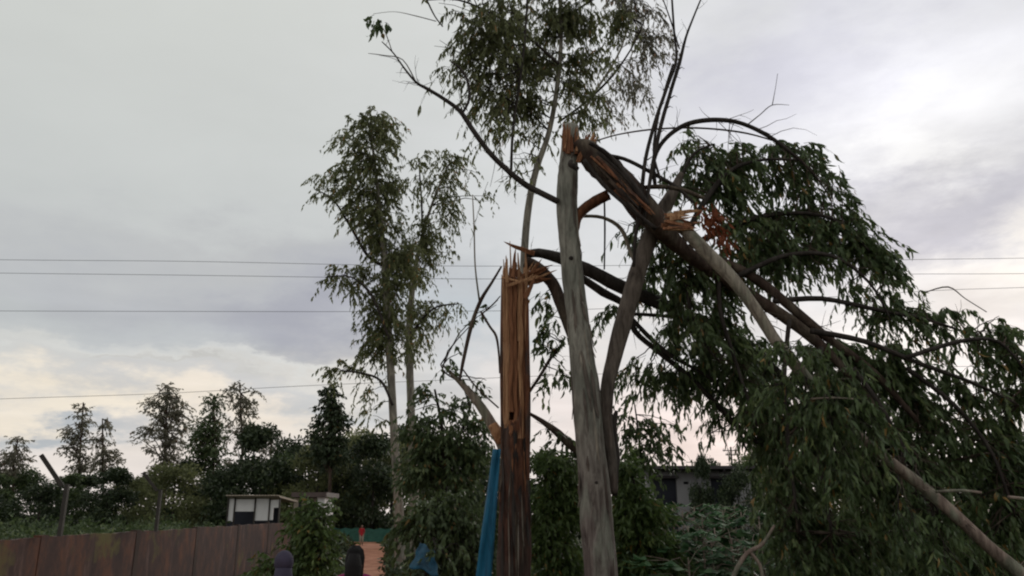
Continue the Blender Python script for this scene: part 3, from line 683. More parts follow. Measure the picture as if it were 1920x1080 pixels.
tag(o, 'dark tangled undergrowth covering the ground among the trees', 'undergrowth', kind='stuff')

# ------------------------------------------------------------------ the two tall trees left of centre
t1 = empty('eucalyptus_tree', PG(748, 25), 'left and taller of the two tall trees, pale trunk, full leafy crown', 'tree')
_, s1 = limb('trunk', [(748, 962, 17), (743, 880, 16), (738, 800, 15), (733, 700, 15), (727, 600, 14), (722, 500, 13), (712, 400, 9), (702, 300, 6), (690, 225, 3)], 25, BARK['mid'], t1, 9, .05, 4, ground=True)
limb('branch', [(722, 500, 7), (690, 480, 6), (660, 430, 5), (625, 375, 3), (590, 355, 2)], 25, BARK['dark'], t1, 6, .05)
_, sb = limb('branch', [(731, 640, 6), (700, 560, 5), (660, 520, 3), (610, 520, 2)], 24.5, BARK['dark'], t1, 6, .05)
_, sc_ = limb('branch', [(736, 760, 6), (715, 715, 5), (680, 700, 4), (640, 695, 3)], 24.5, BARK['dark'], t1, 6, .05)
crown(t1, s1[10:] + sb[6:] + sc_[6:], [
 (690, 232, 46, 24, 110), (720, 262, 34, 26, 70), (655, 262, 24, 26, 50), (695, 290, 48, 30, 110), (645, 320, 24, 18, 30), (690, 345, 56, 26, 100), (735, 350, 30, 30, 60),
 (625, 352, 38, 24, 44), (585, 362, 14, 12, 10), (660, 385, 46, 22, 62), (710, 400, 50, 28, 110), (700, 440, 36, 26, 70), (740, 450, 44, 34, 110), (745, 500, 48, 30, 120), (720, 540, 34, 30, 80),
 (650, 512, 34, 12, 34), (615, 516, 22, 12, 20), (660, 545, 22, 14, 16), (735, 580, 44, 34, 120), (720, 630, 42, 30, 90), (700, 655, 26, 20, 40), (760, 640, 26, 22, 40), (674, 590, 10, 16, 6),
 (650, 690, 26, 12, 18), (690, 725, 24, 24, 14), (625, 705, 12, 10, 8), (690, 780, 14, 20, 10)],
 25, 'olive', .17, .046, 19, .6, .7, BARK['dark'], simple_=True, depth=.8, br=.02, twigs=False, seed=3)
t2 = empty('eucalyptus_tree', PG(778, 27), 'right one of the two tall trees, thin drooping crown leaning to the right', 'tree')
_, s2 = limb('trunk', [(778, 975, 18), (774, 880, 17), (771, 780, 15), (768, 680, 14), (768, 600, 13), (776, 520, 10), (792, 440, 7), (815, 370, 5), (840, 310, 3)], 27, BARK['mid'], t2, 9, .05, 4, ground=True)
_, s2b = limb('branch', [(768, 640, 7), (790, 600, 5), (820, 575, 4), (860, 570, 2)], 26.5, BARK['dark'], t2, 6, .05)
_, s2c = limb('branch', [(792, 440, 5), (790, 370, 4), (785, 300, 2)], 27, BARK['dark'], t2, 6, .05)
crown(t2, s2[16:] + s2b[8:] + s2c[6:], [
 (790, 300, 28, 18, 28), (795, 345, 38, 30, 44), (845, 300, 24, 22, 36), (870, 310, 18, 22, 22), (840, 350, 32, 30, 52), (815, 400, 40, 26, 60), (852, 410, 18, 44, 34), (790, 450, 34, 30, 60),
 (800, 470, 36, 24, 70), (835, 470, 16, 24, 14), (770, 520, 26, 30, 50), (775, 570, 26, 28, 50), (810, 590, 30, 20, 40), (850, 575, 22, 14, 12), (800, 625, 22, 20, 28), (895, 330, 14, 10, 8), (920, 370, 22, 10, 8)],
 27, 'olive', .17, .046, 16, .6, .9, BARK['dark'], simple_=True, depth=.8, br=.02, twigs=False, seed=4)

# leafy trees in the middle ground
t3 = empty('leafy_tree', PG(830, 19), 'dense dark leafy tree left of the splintered stump', 'tree')
_, s3 = limb('trunk', [(835, 980, 12), (832, 880, 10), (828, 800, 7), (815, 730, 4)], 19, BARK['dark'], t3, 7, .05, ground=True)
_, s3b = limb('branch', [(832, 880, 8), (860, 820, 6), (880, 770, 4), (870, 730, 2)], 19, BARK['dark'], t3, 6, .05)
crown(t3, s3[6:] + s3b[4:], [(800, 738, 22, 22, 24), (850, 745, 34, 18, 24), (815, 780, 34, 24, 50), (868, 785, 34, 20, 34), (780, 800, 30, 30, 50), (905, 800, 20, 20, 20), (820, 845, 60, 34, 240), (880, 865, 44, 36, 180), (800, 900, 50, 40, 190), (860, 930, 50, 40, 180), (905, 830, 22, 30, 60), (780, 850, 30, 50, 120)],
      19, 'mid', .14, .05, 11, .42, .4, BARK['dark'], simple_=True, depth=.7, br=.016, twigs=False, seed=5)
t4 = empty('leafy_shrub', PG(1040, 12), 'yellow green tall shrub between the splintered stump and the grey trunk', 'shrub')
_, s4 = limb('stem', [(1030, 1080, 8), (1034, 960, 6), (1036, 850, 3)], 12.5, BARK['dark'], t4, 6, .05, ground=True)
_, s4b = limb('stem', [(1055, 1080, 8), (1062, 980, 6), (1064, 880, 3)], 13, BARK['dark'], t4, 6, .05, ground=True)
crown(t4, s4[3:] + s4b[3:], [(1025, 860, 30, 24, 60), (1062, 870, 24, 26, 50), (1040, 910, 44, 30, 130), (1030, 965, 44, 34, 140), (1070, 960, 30, 40, 90), (1040, 1030, 48, 40, 150), (1060, 1080, 40, 30, 80), (1015, 1080, 30, 40, 70)],
      12.5, 'bright', .11, .032, 11, .3, .35, BARK['dark'], n_ind=80, depth=.6, lift=.1, twigs=False, hang=.4, seed=6)
t5 = empty('leafy_shrub', PG(1200, 12), 'dark green tall shrub just right of the grey trunk', 'shrub')
_, s5 = limb('stem', [(1195, 1080, 8), (1192, 980, 6), (1188, 890, 3)], 12, BARK['dark'], t5, 6, .05, ground=True)
_, s5b = limb('stem', [(1225, 1080, 8), (1220, 1010, 6), (1215, 950, 3)], 12.6, BARK['dark'], t5, 6, .05, ground=True)
crown(t5, s5[3:] + s5b[3:], [(1185, 890, 26, 26, 60), (1180, 940, 36, 32, 120), (1215, 960, 30, 26, 70), (1195, 1000, 50, 34, 150), (1230, 1050, 50, 34, 140), (1180, 1070, 40, 40, 120), (1290, 1075, 40, 22, 60)],
      12, 'bright', .13, .036, 11, .3, .35, BARK['dark'], n_ind=80, depth=.6, lift=.1, twigs=False, hang=.4, seed=7)
t6 = empty('sapling', PG(1205, 15), 'thin wispy sapling with hanging twigs, right of the grey trunk against pale sky', 'tree')
_, s6 = limb('trunk', [(1205, 1000, 7), (1203, 900, 6), (1198, 820, 4), (1188, 745, 2)], 15, BARK['dark'], t6, 6, .05, ground=True)
crown(t6, s6[6:], [(1172, 760, 16, 22, 16), (1200, 790, 22, 26, 26), (1178, 820, 20, 24, 24), (1232, 800, 18, 22, 14), (1250, 845, 16, 26, 18), (1210, 850, 26, 24, 36), (1265, 800, 10, 14, 6)],
      15, 'mid', .13, .045, 9, .4, .9, BARK['dark'], depth=.6, n_ind=0, seed=8)
t7 = empty('leafy_shrub', PG(592, 12), 'fresh green leafy bush beside the red path, right of the wall end', 'shrub')
_, s7 = limb('stem', [(592, 1080, 7), (594, 1020, 5), (596, 960, 3)], 12, BARK['dark'], t7, 6, .05, ground=True)
crown(t7, s7[2:], [(592, 958, 22, 14, 50), (582, 988, 30, 22, 100), (588, 1018, 30, 24, 110), (578, 1053, 38, 26, 140), (590, 1090, 36, 26, 100), (500, 1072, 26, 14, 44), (540, 1085, 30, 20, 50)],
      12, 'bright', .10, .036, 11, .36, .4, BARK['dark'], n_ind=100, depth=.8, lift=.2, twigs=True, hang=.35, seed=9)
t8 = empty('leafy_shrub', PG(830, 11), 'dark broad leafed shrub between the path and the blue strip', 'shrub')
_, s8 = limb('stem', [(800, 1080, 7), (800, 1010, 5), (798, 960, 3)], 12, BARK['dark'], t8, 6, .05, ground=True)
_, s8b = limb('stem', [(870, 1080, 7), (868, 1010, 5), (862, 950, 3)], 12, BARK['dark'], t8, 6, .05, ground=True)
crown(t8, s8[2:] + s8b[2:], [(778, 985, 26, 24, 50), (790, 960, 28, 22, 50), (850, 960, 36, 26, 90), (880, 1000, 36, 30, 100), (830, 1000, 36, 26, 80), (875, 1055, 34, 30, 90), (790, 1085, 26, 16, 34), (826, 1030, 12, 14, 12, 10.6), (780, 1088, 20, 8, 14, 10.6), (850, 1090, 50, 20, 80)],
      12, 'mid', .12, .042, 11, .48, .6, BARK['dark'], n_ind=120, depth=.9, lift=.2, twigs=True, hang=.4, seed=10)

# big-leaved plants in front of the grey building
def broad_plant(px, Y, hpx, n, seed, label):
    rs = random.Random(seed); base = PG(px, Y); top = P(px, hpx, Y); th = empty('broadleaf_plant', base, label, 'plant', 'broad leaved plants before the grey building')
    h = top.z
    b = MB(); b.tube([base, base.lerp(Vector((base.x + .05, Y, h)), .5), (base.x + .02, Y + .05, h * .93)], [.022, .017, .010], 6, .05); b.build('stem', BARK['pale'], th, True)
    st = MB()
    T = templ('broad')
    for k in range(n):
        a = rs.uniform(0, 6.28); z = h * rs.uniform(.5, .95); L_ = rs.uniform(.28, .55); end = Vector((base.x + math.cos(a) * L_, Y + math.sin(a) * L_, z + rs.uniform(.02, .16)))
        st.tube([(base.x + .01, Y, z - .10), ((base.x + end.x) / 2, (Y + end.y) / 2, z + .06), end], [.006, .005, .004], 4, 0, False)
        for q in range(5):
            aa = a + (q - 2) * .55; d = Vector((math.cos(aa), math.sin(aa), rs.uniform(-.5, -.1))).normalized()
            s_ = Vector((-math.sin(aa), math.cos(aa), 0)); nn = s_.cross(d); l_ = rs.uniform(.24, .38); w_ = l_ * .42
            o = bpy.data.objects.new('leaf', T[rs.randrange(6)]); COL.objects.link(o); o.parent = th
            o.matrix_parent_inverse = Matrix.Translation(-Vector(base))
            o.matrix_basis = Matrix(((s_.x * w_, d.x * l_, nn.x * l_, end.x), (s_.y * w_, d.y * l_, nn.y * l_, end.y), (s_.z * w_, d.z * l_, nn.z * l_, end.z), (0, 0, 0, 1)))
    st.build('leaf_stalks', BARK['pale'], th, True)
BP = [(1255, 14.5, 952, 'leftmost broad leaved plant below the dark doorway of the grey building'), (1290, 15, 946, 'broad leaved plant below the small vent of the grey building'),
      (1328, 14, 955, 'broad leaved plant below the second dark doorway'), (1368, 15, 944, 'taller bluish broad leaved plant right of the second doorway'),
      (1405, 14, 948, 'broad leaved plant against the left edge of the fallen crown'), (1440, 13, 952, 'broad leaved plant partly behind the fallen crown'),
      (1275, 12, 1000, 'low broad leaved plant nearest the dark shrub'), (1330, 11.5, 1005, 'low broad leaved plant in the middle of the front ones'),
      (1385, 12, 998, 'low broad leaved plant beside the pale bent stick'), (1300, 13.2, 975, 'broad leaved plant half hidden in the middle of the patch'), (1352, 13, 978, 'broad leaved plant crowded behind the front middle one'), (1425, 11.5, 1010, 'low broad leaved plant right of the pale bent stick')]
BP += [(1240, 13, 985, 'broad leaved plant squeezed against the dark shrub'), (1312, 16.5, 940, 'broad leaved plant between the two dark doorways'), (1270, 16.5, 940, 'broad leaved plant rising in front of the left doorway'), (1390, 16.5, 938, 'tallest broad leaved plant by the right end of the grey building'), (1345, 12.2, 1000, 'bushy broad leaved plant just left of the pale bent stick'), (1300, 11, 1035, 'lowest broad leaved plant at the bottom edge'), (1350, 16.5, 942, 'broad leaved plant under the second doorway shutter')]
for i, (x, Y, hp, lab) in enumerate(BP): broad_plant(x, Y, hp - 4, 13, i, lab)
bs = empty('broken_stick', PG(1395, 9), 'pale bent stick forking among the broad leaved plants', 'branch')
limb('stick', [(1372, 1095, 8), (1388, 1055, 8), (1405, 1034, 8), (1430, 1020, 7), (1452, 985, 4)], 9, BARK['pale'], bs, 6, .08, ground=True)
limb('side_stick', [(1405, 1034, 6), (1425, 1060, 6), (1432, 1100, 6)], 9, BARK['pale'], bs, 6, .08)

# ================================================================== tall crown behind (top centre)
YC = 13
tc_ = empty('tall_tree', PG(968, YC), 'tall thin trunked tree behind the stump whose hanging crown fills the top centre', 'tree')
_, sC = limb('trunk', [(968, 1000, 15), (972, 800, 15), (978, 600, 15), (984, 460, 15), (992, 380, 14), (1006, 315, 13), (1030, 245, 11), (1046, 150, 10), (1052, 40, 8), (1040, -120, 6), (1030, -260, 3)], YC, BARK['mid'], tc_, 9, .05, 4, ground=True)
_, sC2 = limb('branch', [(958, 330, 6), (962, 240, 6), (975, 150, 6), (985, 60, 5), (990, -40, 4)], 11.5, BARK['dark'], tc_, 6, .05)
_, sC3 = limb('branch', [(1046, 230, 5), (1100, 190, 5), (1150, 140, 5), (1190, 80, 3), (1215, 20, 2)], 14, BARK['dark'], tc_, 6, .05)
_, sC4 = limb('branch', [(1048, 120, 7), (990, 70, 6), (930, 30, 5), (860, 0, 4), (800, 0, 3)], 12, BARK['dark'], tc_, 6, .05)
_, sC5 = limb('branch', [(1052, 40, 6), (1110, 0, 5), (1180, -40, 4)], 13, BARK['dark'], tc_, 6, .05)
crown(tc_, sC[28:] + sC2[6:] + sC3[6:] + sC4[6:] + sC5[4:], [(q[0], q[1], q[2], q[3], int(q[4] * .95)) + tuple(q[5:]) for q in [
 (830, 10, 26, 26, 12, 11), (860, 50, 34, 34, 30, 11), (846, 110, 22, 26, 14, 11), (905, 40, 40, 34, 70, 11), (890, 100, 34, 34, 50, 11.5), (905, 160, 26, 30, 28, 11.5), (950, 20, 44, 30, 90, 12), (960, 90, 44, 34, 100), (945, 150, 40, 34, 80), (960, 215, 26, 34, 40),
 (1010, 30, 44, 34, 90), (1015, 110, 36, 34, 66), (1000, 180, 34, 34, 40), (1000, 250, 20, 30, 14), (1062, 60, 26, 50, 40), (1090, 20, 44, 26, 80), (1100, 90, 34, 40, 76), (1090, 150, 34, 30, 62), (1105, 200, 26, 24, 36),
 (1150, 20, 34, 24, 50, 14), (1150, 70, 26, 30, 26, 14), (890, 200, 16, 24, 10, 11.5), (925, 240, 14, 30, 8, 11.5), (895, 270, 12, 26, 5, 11.5), (945, 300, 14, 26, 6, 12), (915, 345, 14, 14, 4, 12), (880, 130, 22, 26, 16, 11.5), (830, 90, 18, 20, 6, 11), (870, 220, 8, 20, 2, 11.5), (970, -70, 130, 50, 160), (1110, -80, 90, 40, 90), (850, -60, 60, 30, 30, 11)]],
 YC, 'olive', .13, .030, 14, .45, .9, BARK['dark'], n_ind=300, depth=.55, lift=.1, hang=.75, seed=12)
tw_ = empty('wispy_tree', PG(1170, 17), 'paler wispy tree crown behind the bare whips at top centre right', 'tree')
_, sW = limb('trunk', [(1118, 1000, 9), (1098, 700, 9), (1070, 450, 8), (1070, 270, 7), (1105, 190, 6), (1165, 90, 4), (1190, -20, 3)], 17, BARK['mid'], tw_, 6, .04, ground=True)
crown(tw_, sW[16:], [(1195, 20, 34, 20, 44), (1175, 0, 40, 20, 44), (1230, 80, 40, 30, 50), (1190, 95, 30, 30, 34), (1240, 130, 26, 26, 24), (1180, 160, 34, 28, 32), (1220, 175, 34, 24, 24), (1150, 200, 24, 26, 22), (1240, 50, 20, 20, 16), (1190, 205, 20, 16, 8), (1210, -60, 60, 30, 50)],
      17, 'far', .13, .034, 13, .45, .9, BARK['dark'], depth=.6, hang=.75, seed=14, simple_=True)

# ================================================================== SPLINTERED STUMP
YS = 9.9
st = empty('splintered_stump', PG(966, YS), 'tall orange brown trunk torn open into upright splinters at its top', 'tree stump')
pts, rad = pxpath([(964, 1085, 58), (964, 960, 54), (964, 860, 51), (965, 815, 49), (966, 790, 44)], YS)
g0 = Vector((pts[0].x - .02, YS, -.15)); pts = [g0, g0.lerp(pts[0], .6)] + pts; rad = [rad[0] * 1.35, rad[0] * 1.1] + rad
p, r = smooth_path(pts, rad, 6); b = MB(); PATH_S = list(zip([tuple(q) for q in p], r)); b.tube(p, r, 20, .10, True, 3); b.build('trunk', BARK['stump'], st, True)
rs = random.Random(4)
cxs = P(966, 760, YS)
def splinter(ang, rr, wdt, thk, z0, z1, m, lean=(0, 0), name='splinter', tip=.7, wob=.014):
    n = 9; V = []; out = Vector((math.cos(ang), math.sin(ang), 0)); tan = Vector((-out.y, out.x, 0))
    for i in range(n + 1):
        t = i / n; z = z0 + (z1 - z0) * t; k = 1 if t < .88 else 1 - (1 - tip) * (t - .88) / .12
        c_ = Vector((cxs.x, cxs.y, 0)) + out * rr + Vector((lean[0], lean[1], 0)) * t * t + tan * rs.uniform(-wob, wob) + out * rs.uniform(-wob, wob) * .6
        hw = wdt / 2 * k * rs.uniform(.85, 1.1); ht = thk / 2 * k
        zz_ = z + (rs.uniform(-.05, .05) if i == n else 0)
        for (a_, b2) in ((-1, -1), (1, -1), (.7, 1), (-.7, 1)): V.append(c_ + tan * hw * a_ + out * ht * b2 + Vector((0, 0, zz_ + (a_ * rs.uniform(-.05, .06) if i == n else 0))))
    f = [(3, 2, 1, 0), tuple(n * 4 + j for j in range(4))]
    for i in range(n):
        for j in range(4): a_ = i * 4 + j; b2 = i * 4 + (j + 1) % 4; f.append((a_, b2, b2 + 4, a_ + 4))
    bb = MB(); bb.add(V, f); return bb.build(name, m, st)
z_of = lambda py: P(966, py, YS).z
ns_ = 16
for k in range(ns_):
    a = 2 * math.pi * k / ns_ + rs.uniform(-.08, .08); ox = math.cos(a)           # ox<0: left side
    front = math.sin(a) < .2
    top = 505 + rs.uniform(-14, 26) if ox < .2 else 520 + rs.uniform(-14, 34)
    if not front: top = 505 + rs.uniform(-14, 16)
    z0 = z_of(835 + rs.uniform(-60, 75))
    splinter(a, .138 + rs.uniform(-.014, .014), .060, .026, z0, z_of(top), MT['wood'] if rs.random() < .62 else MT['wood2'], (ox * .012, 0))
for k in range(9):                                                               # inner fibres
    a = rs.uniform(0, 6.28); splinter(a, rs.uniform(.03, .09), rs.uniform(.03, .05), .03, z_of(760), z_of(rs.uniform(505, 560)), MT['wood2'], (0, 0))
# tall standing slivers at the left of the break
for (px, pt, w_) in ((945, 486, .030), (957, 452, .032), (972, 474, .040), (986, 470, .04)):
    q = P(px, 560, YS - .1); bb = MB(); tp = P(px - 1, pt, YS - .1); lo = P(px + 1, 640, YS - .1)
    pl, rl = smooth_path([lo, q, P(px + 1, (pt + 560) / 2, YS - .1), tp], [w_ * .6, w_ * .6, w_ * .5, w_ * .14], 3); bb.tube(pl, rl, 5, .18, True, int(px)); bb.build('splinter', MT['wood'], st)
for (px0, pt, pb, w_) in ((941, 515, 860, .018), (990, 560, 900, .035), (977, 700, 900, .03)):   # strips of bark left on the sides
    q0 = P(px0, pt, YS - .12); q1 = P(px0 - 1, (pt + pb) / 2, YS - .14); q2 = P(px0, pb, YS - .12); bb = MB(); pl, rl = smooth_path([q2, q1, q0], [w_ * .7, w_, w_ * .3], 5); bb.tube(pl, rl, 5, .2); bb.build('bark_strip', BARK['stump'], st)
def shards(parent, lst, Y, seed, name='splinter'):
    rq = random.Random(seed)
    for (x0, y0, x1, y1, w_, m_) in lst:
        a = P(x0, y0, Y + rq.uniform(-.05, .03)); c_ = P(x1, y1, a.y + rq.uniform(-.03, .03)); d = c_ - a; ln = d.length; d.normalize()
        t_ = d.cross(Vector((rq.uniform(-.5, .5), -1, rq.uniform(-.3, .3)))).normalized(); n_ = t_.cross(d); hw = w_ / 2 * MPP(Y); V = []; n = 5
        for i in range(n + 1):
            t = i / n; k = (1, 1.05, .95, .85, .62, .22)[i] * rq.uniform(.85, 1.12); off = rq.uniform(-.15, .15) * hw
            for (a_, b2) in ((-1, -.35), (1, -.25), (.8, .35), (-.8, .3)):
                V.append(a + d * (ln * t + (a_ * hw * rq.uniform(.4, 1.2) if i == n else 0)) + t_ * (hw * k * a_ + off) + n_ * (hw * k * b2))
        f = [(3, 2, 1, 0), tuple(n * 4 + j for j in range(4))] + [(i * 4 + j, i * 4 + (j + 1) % 4, i * 4 + 4 + (j + 1) % 4, i * 4 + 4 + j) for i in range(n) for j in range(4)]
        bb = MB(); bb.add(V, f); bb.build(name, m_, parent)
W1_, W2_ = MT['wood'], MT['wood2']
# torn top of the stump falling to the right
shards(st, [(1002, 476, 946, 455, 9, W2_)], YS - .05, 2)
_, q1 = limb('fallen_top', [(985, 478, 15), (1010, 474, 19), (1050, 484, 24), (1100, 505, 24), (1160, 535, 25), (1240, 570, 24), (1330, 610, 21), (1420, 665, 17), (1500, 740, 13), (1570, 830, 8)], 10.1, BARK['dark'], st, 9, .12, seed=3)
_, q2 = limb('broken_limb', [(985, 492, 24), (1010, 505, 24), (1035, 530, 22), (1050, 565, 24), (1066, 610, 22), (1082, 660, 16)], 10.0, BARK['limb'], st, 9, .14, seed=4)
rq = random.Random(8)
shards(st, [(975 + rq.uniform(-6, 10), 530 + rq.uniform(-12, 12), 1000 + rq.uniform(-5, 48), 498 + rq.uniform(-16, 26), rq.uniform(5, 12), W1_ if rq.random() < .4 else W2_) for _ in range(14)], 9.85, 3)
shards(st, [(950, 536, 1000, 520, 6, W1_), (940, 520, 985, 530, 5, W1_), (985, 560, 1003, 520, 10, W2_), (962, 520, 966, 466, 8, W2_), (951, 530, 949, 480, 6, W1_)], 9.7, 4)
_, q3 = limb('branch', [(1090, 520, 15), (1130, 548, 16), (1175, 575, 12), (1190, 620, 11), (1235, 660, 11), (1290, 705, 11), (1350, 765, 10), (1400, 815, 8), (1450, 850, 6)], 10.3, BARK['dark'], st, 7, .08)
_, q4 = limb('branch', [(1170, 580, 8), (1210, 625, 9), (1255, 665, 8), (1300, 690, 6), (1350, 720, 5)], 10.2, BARK['dark'], st, 7, .08)
_, q5 = limb('branch', [(1175, 588, 7), (1240, 592, 7), (1300, 600, 5)], 10.1, BARK['dark'], st, 6, .08)
_, q6 = limb('branch', [(1365, 775, 6), (1385, 810, 5), (1400, 845, 3)], 10.3, BARK['dark'], st, 6, .08)
_, q7 = limb('branch', [(1300, 640, 7), (1350, 700, 7), (1400, 770, 6), (1430, 840, 5)], 10.6, BARK['dark'], st, 6, .08)
_, q8 = limb('branch', [(990, 738, 6), (1012, 706, 6), (1035, 668, 6), (1056, 645, 7)], 10.0, BARK['limb'], st, 6, .08)
crown(st, q1[8:] + q3[8:] + q4[6:] + q7[4:], [
 (1130, 590, 22, 16, 12), (1210, 545, 30, 18, 26), (1195, 690, 28, 14, 24), (1240, 700, 28, 18, 34), (1285, 710, 30, 18, 40), (1320, 700, 26, 20, 34), (1290, 640, 34, 20, 30), (1350, 650, 34, 26, 46), (1370, 720, 30, 26, 50), (1340, 760, 22, 18, 18),
 (1395, 780, 24, 26, 30), (1326, 812, 5, 12, 2), (1420, 700, 26, 40, 70), (1440, 790, 26, 40, 80), (1410, 640, 30, 30, 50), (1250, 610, 26, 18, 24), (1480, 860, 30, 40, 70)],
 10.4, 'fallen', .12, .028, 14, .32, .8, BARK['dark'], n_ind=200, depth=.5, lift=.05, hang=.75, seed=20)
crown(st, q8[4:] + q2[8:], [(1010, 625, 14, 12, 5), (1030, 690, 14, 16, 6), (1005, 660, 10, 18, 4), (1060, 700, 10, 18, 8), (1040, 640, 14, 14, 6), (1030, 590, 18, 22, 8), (1010, 560, 14, 18, 7)], 10.0, 'fallen', .12, .036, 8, .22, 1.0, BARK['dark'], depth=.4, hang=.8, seed=21)
# leaning broken branch left of the stump
fb = empty('broken_branch', P(938, 830, 10.3), 'snapped branch with bare twigs leaning on the left side of the splintered stump', 'branch')
limb('stem', [(832, 686, 4), (858, 712, 9), (884, 740, 14), (910, 775, 18), (934, 818, 22), (946, 850, 20)], 10.4, BARK['pale'], fb, 8, .08)
limb('torn_end', [(924, 795, 20), (932, 812, 24), (938, 832, 10)], 10.2, MT['wood'], fb, 7, .2)
limb('twig', [(862, 714, 4), (868, 680, 7), (884, 610, 8), (902, 562, 8), (922, 530, 6), (940, 500, 4)], 10.2, BARK['limb'], fb, 6, .06)
limb('twig', [(886, 365, 2), (889, 430, 3), (891, 500, 3), (899, 565, 4)], 10.3, BARK['pale'], fb, 5, .03)
limb('twig', [(902, 585, 5), (918, 612, 5), (930, 630, 5), (935, 660, 4), (937, 700, 3)], 10.2, BARK['limb'], fb, 5, .05)
limb('twig', [(866, 690, 3), (895, 728, 3), (935, 765, 3)], 10.3, BARK['limb'], fb, 5, .05)
limb('twig', [(902, 590, 3), (925, 570, 3), (938, 555, 2)], 10.2, BARK['limb'], fb, 5, .05)
_, qf = limb('twig', [(860, 714, 4), (836, 700, 3), (826, 684, 2)], 10.4, BARK['limb'], fb, 5, .05)
crown(fb, qf + [P(895, 590, 10.2)], [(848, 690, 18, 12, 6), (905, 720, 16, 12, 4), (925, 565, 12, 8, 3), (860, 650, 10, 20, 2)], 10.3, 'mid', .10, .035, 7, .2, .8, BARK['dark'], depth=.3, seed=22)
fb2 = empty('fallen_log', P(1080, 860, 11.5), 'mossy broken bough sloping down between the stump and the grey trunk', 'branch')
limb('stem', [(985, 770, 5), (1010, 786, 8), (1040, 808, 11), (1070, 834, 15), (1100, 864, 16)], 11.5, BARK['limb'], fb2, 8, .3)
twiggy(fb2, [P(*q, 11.5) for q in ((1010, 786), (1025, 797), (1040, 808), (1055, 821), (1070, 834), (1085, 849))], 12, .3, BARK['dark'], 41)
crown(fb2, [P(1040, 808, 11.5), P(1070, 834, 11.5)], [(1055, 830, 22, 14, 12), (1080, 850, 16, 14, 10), (1020, 800, 12, 8, 4)], 11.5, 'mid', .10, .035, 8, .2, .8, BARK['dark'], depth=.4, seed=42)

# blue plastic strip hanging beside the stump
YBl = 9.45
bl_ = MB(); nu, nv = 7, 26; V = []
for j in range(nv):
    t = j / (nv - 1); py = 842 + t * 480; c_ = P(932 - 27 * min(1, t * 1.9) - 6 * max(0, t - .5), py, YBl) ; hw = (7 + 8 * min(1, t * 1.6)) * MPP(YBl)
    for i in range(nu):
        s_ = i / (nu - 1) * 2 - 1; V.append((c_.x + s_ * hw, YBl + .025 * math.sin(s_ * 5 + t * 5) + .02 * math.sin(t * 17 + s_), max(.01, c_.z)))
f = [(j * nu + i, j * nu + i + 1, (j + 1) * nu + i + 1, (j + 1) * nu + i) for j in range(nv - 1) for i in range(nu - 1)]
bl_.add(V, f); o = bl_.build('plastic_strip', MT['tarp'], None, True); so = o.modifiers.new('thick', 'SOLIDIFY'); so.thickness = .008
tag(o, 'bright blue plastic strip hanging down the left side of the splintered stump', 'plastic sheet')
def cloth(name, px, py, Y, wpx, hpx, m, label, cat, seed, amp=.06):
    rs_ = random.Random(seed); nu = nv = 16; V = []; ph = [rs_.uniform(0, 6) for _ in range(6)]
    for j in range(nv):
        for i in range(nu):
            u, v_ = i / (nu - 1) * 2 - 1, j / (nv - 1) * 2 - 1
            x = px + wpx * (u * (.75 + .25 * v_) + .12 * v_ + .05 * math.sin(v_ * 6)); y = py + hpx * (v_ + .45 * u + .12 * math.sin(u * 5 + ph[0]))
            p_ = P(x, y, Y); p_.y += amp * (math.sin(u * 4 + ph[1] + v_ * 2) + math.sin(v_ * 5 + ph[2]) * .6) - v_ * .3; V.append(p_)
    bb = MB(); bb.add([tuple(q) for q in V], [(j * nu + i, j * nu + i + 1, (j + 1) * nu + i + 1, (j + 1) * nu + i) for j in range(nv - 1) for i in range(nu - 1)])
    o = bb.build(name, m, None, True); so = o.modifiers.new('thick', 'SOLIDIFY'); so.thickness = .006; tag(o, label, cat); return o
cloth('plastic_tarp', 798, 1048, 10.7, 27, 21, MT['tarp2'], 'crumpled blue plastic tarp caught in the shrub beside the path', 'tarp', 2)
# green net fence at path end
nf = empty('net_fence', PG(690, 57), 'low green net fence across the far end of the red path', 'fence')
a = PG(625, 57); c_ = PG(775, 57); nn = 14; V = []
for i in range(nn + 1):
    x = a.x + (c_.x - a.x) * i / nn; zt = .95 - .10 * math.sin(i * math.pi / 2 % math.pi) + random.uniform(-.03, .03)
    V += [(x, 57 + .05 * math.sin(i * 2.2), .03), (x, 57 + .07 * math.sin(i * 1.3), zt)]
bb = MB(); bb.add(V, [(2 * i, 2 * i + 2, 2 * i + 3, 2 * i + 1) for i in range(nn)]); o = bb.build('net', MT['net'], nf); o.modifiers.new('t', 'SOLIDIFY').thickness = .01
for i in range(0, nn + 1, 2):
    x = a.x + (c_.x - a.x) * i / nn; bb = MB(); bb.tube([(x, 57.1, 0), (x, 57.1, 1.1)], [.03, .025], 6); bb.build('stake', BARK['limb'], nf)

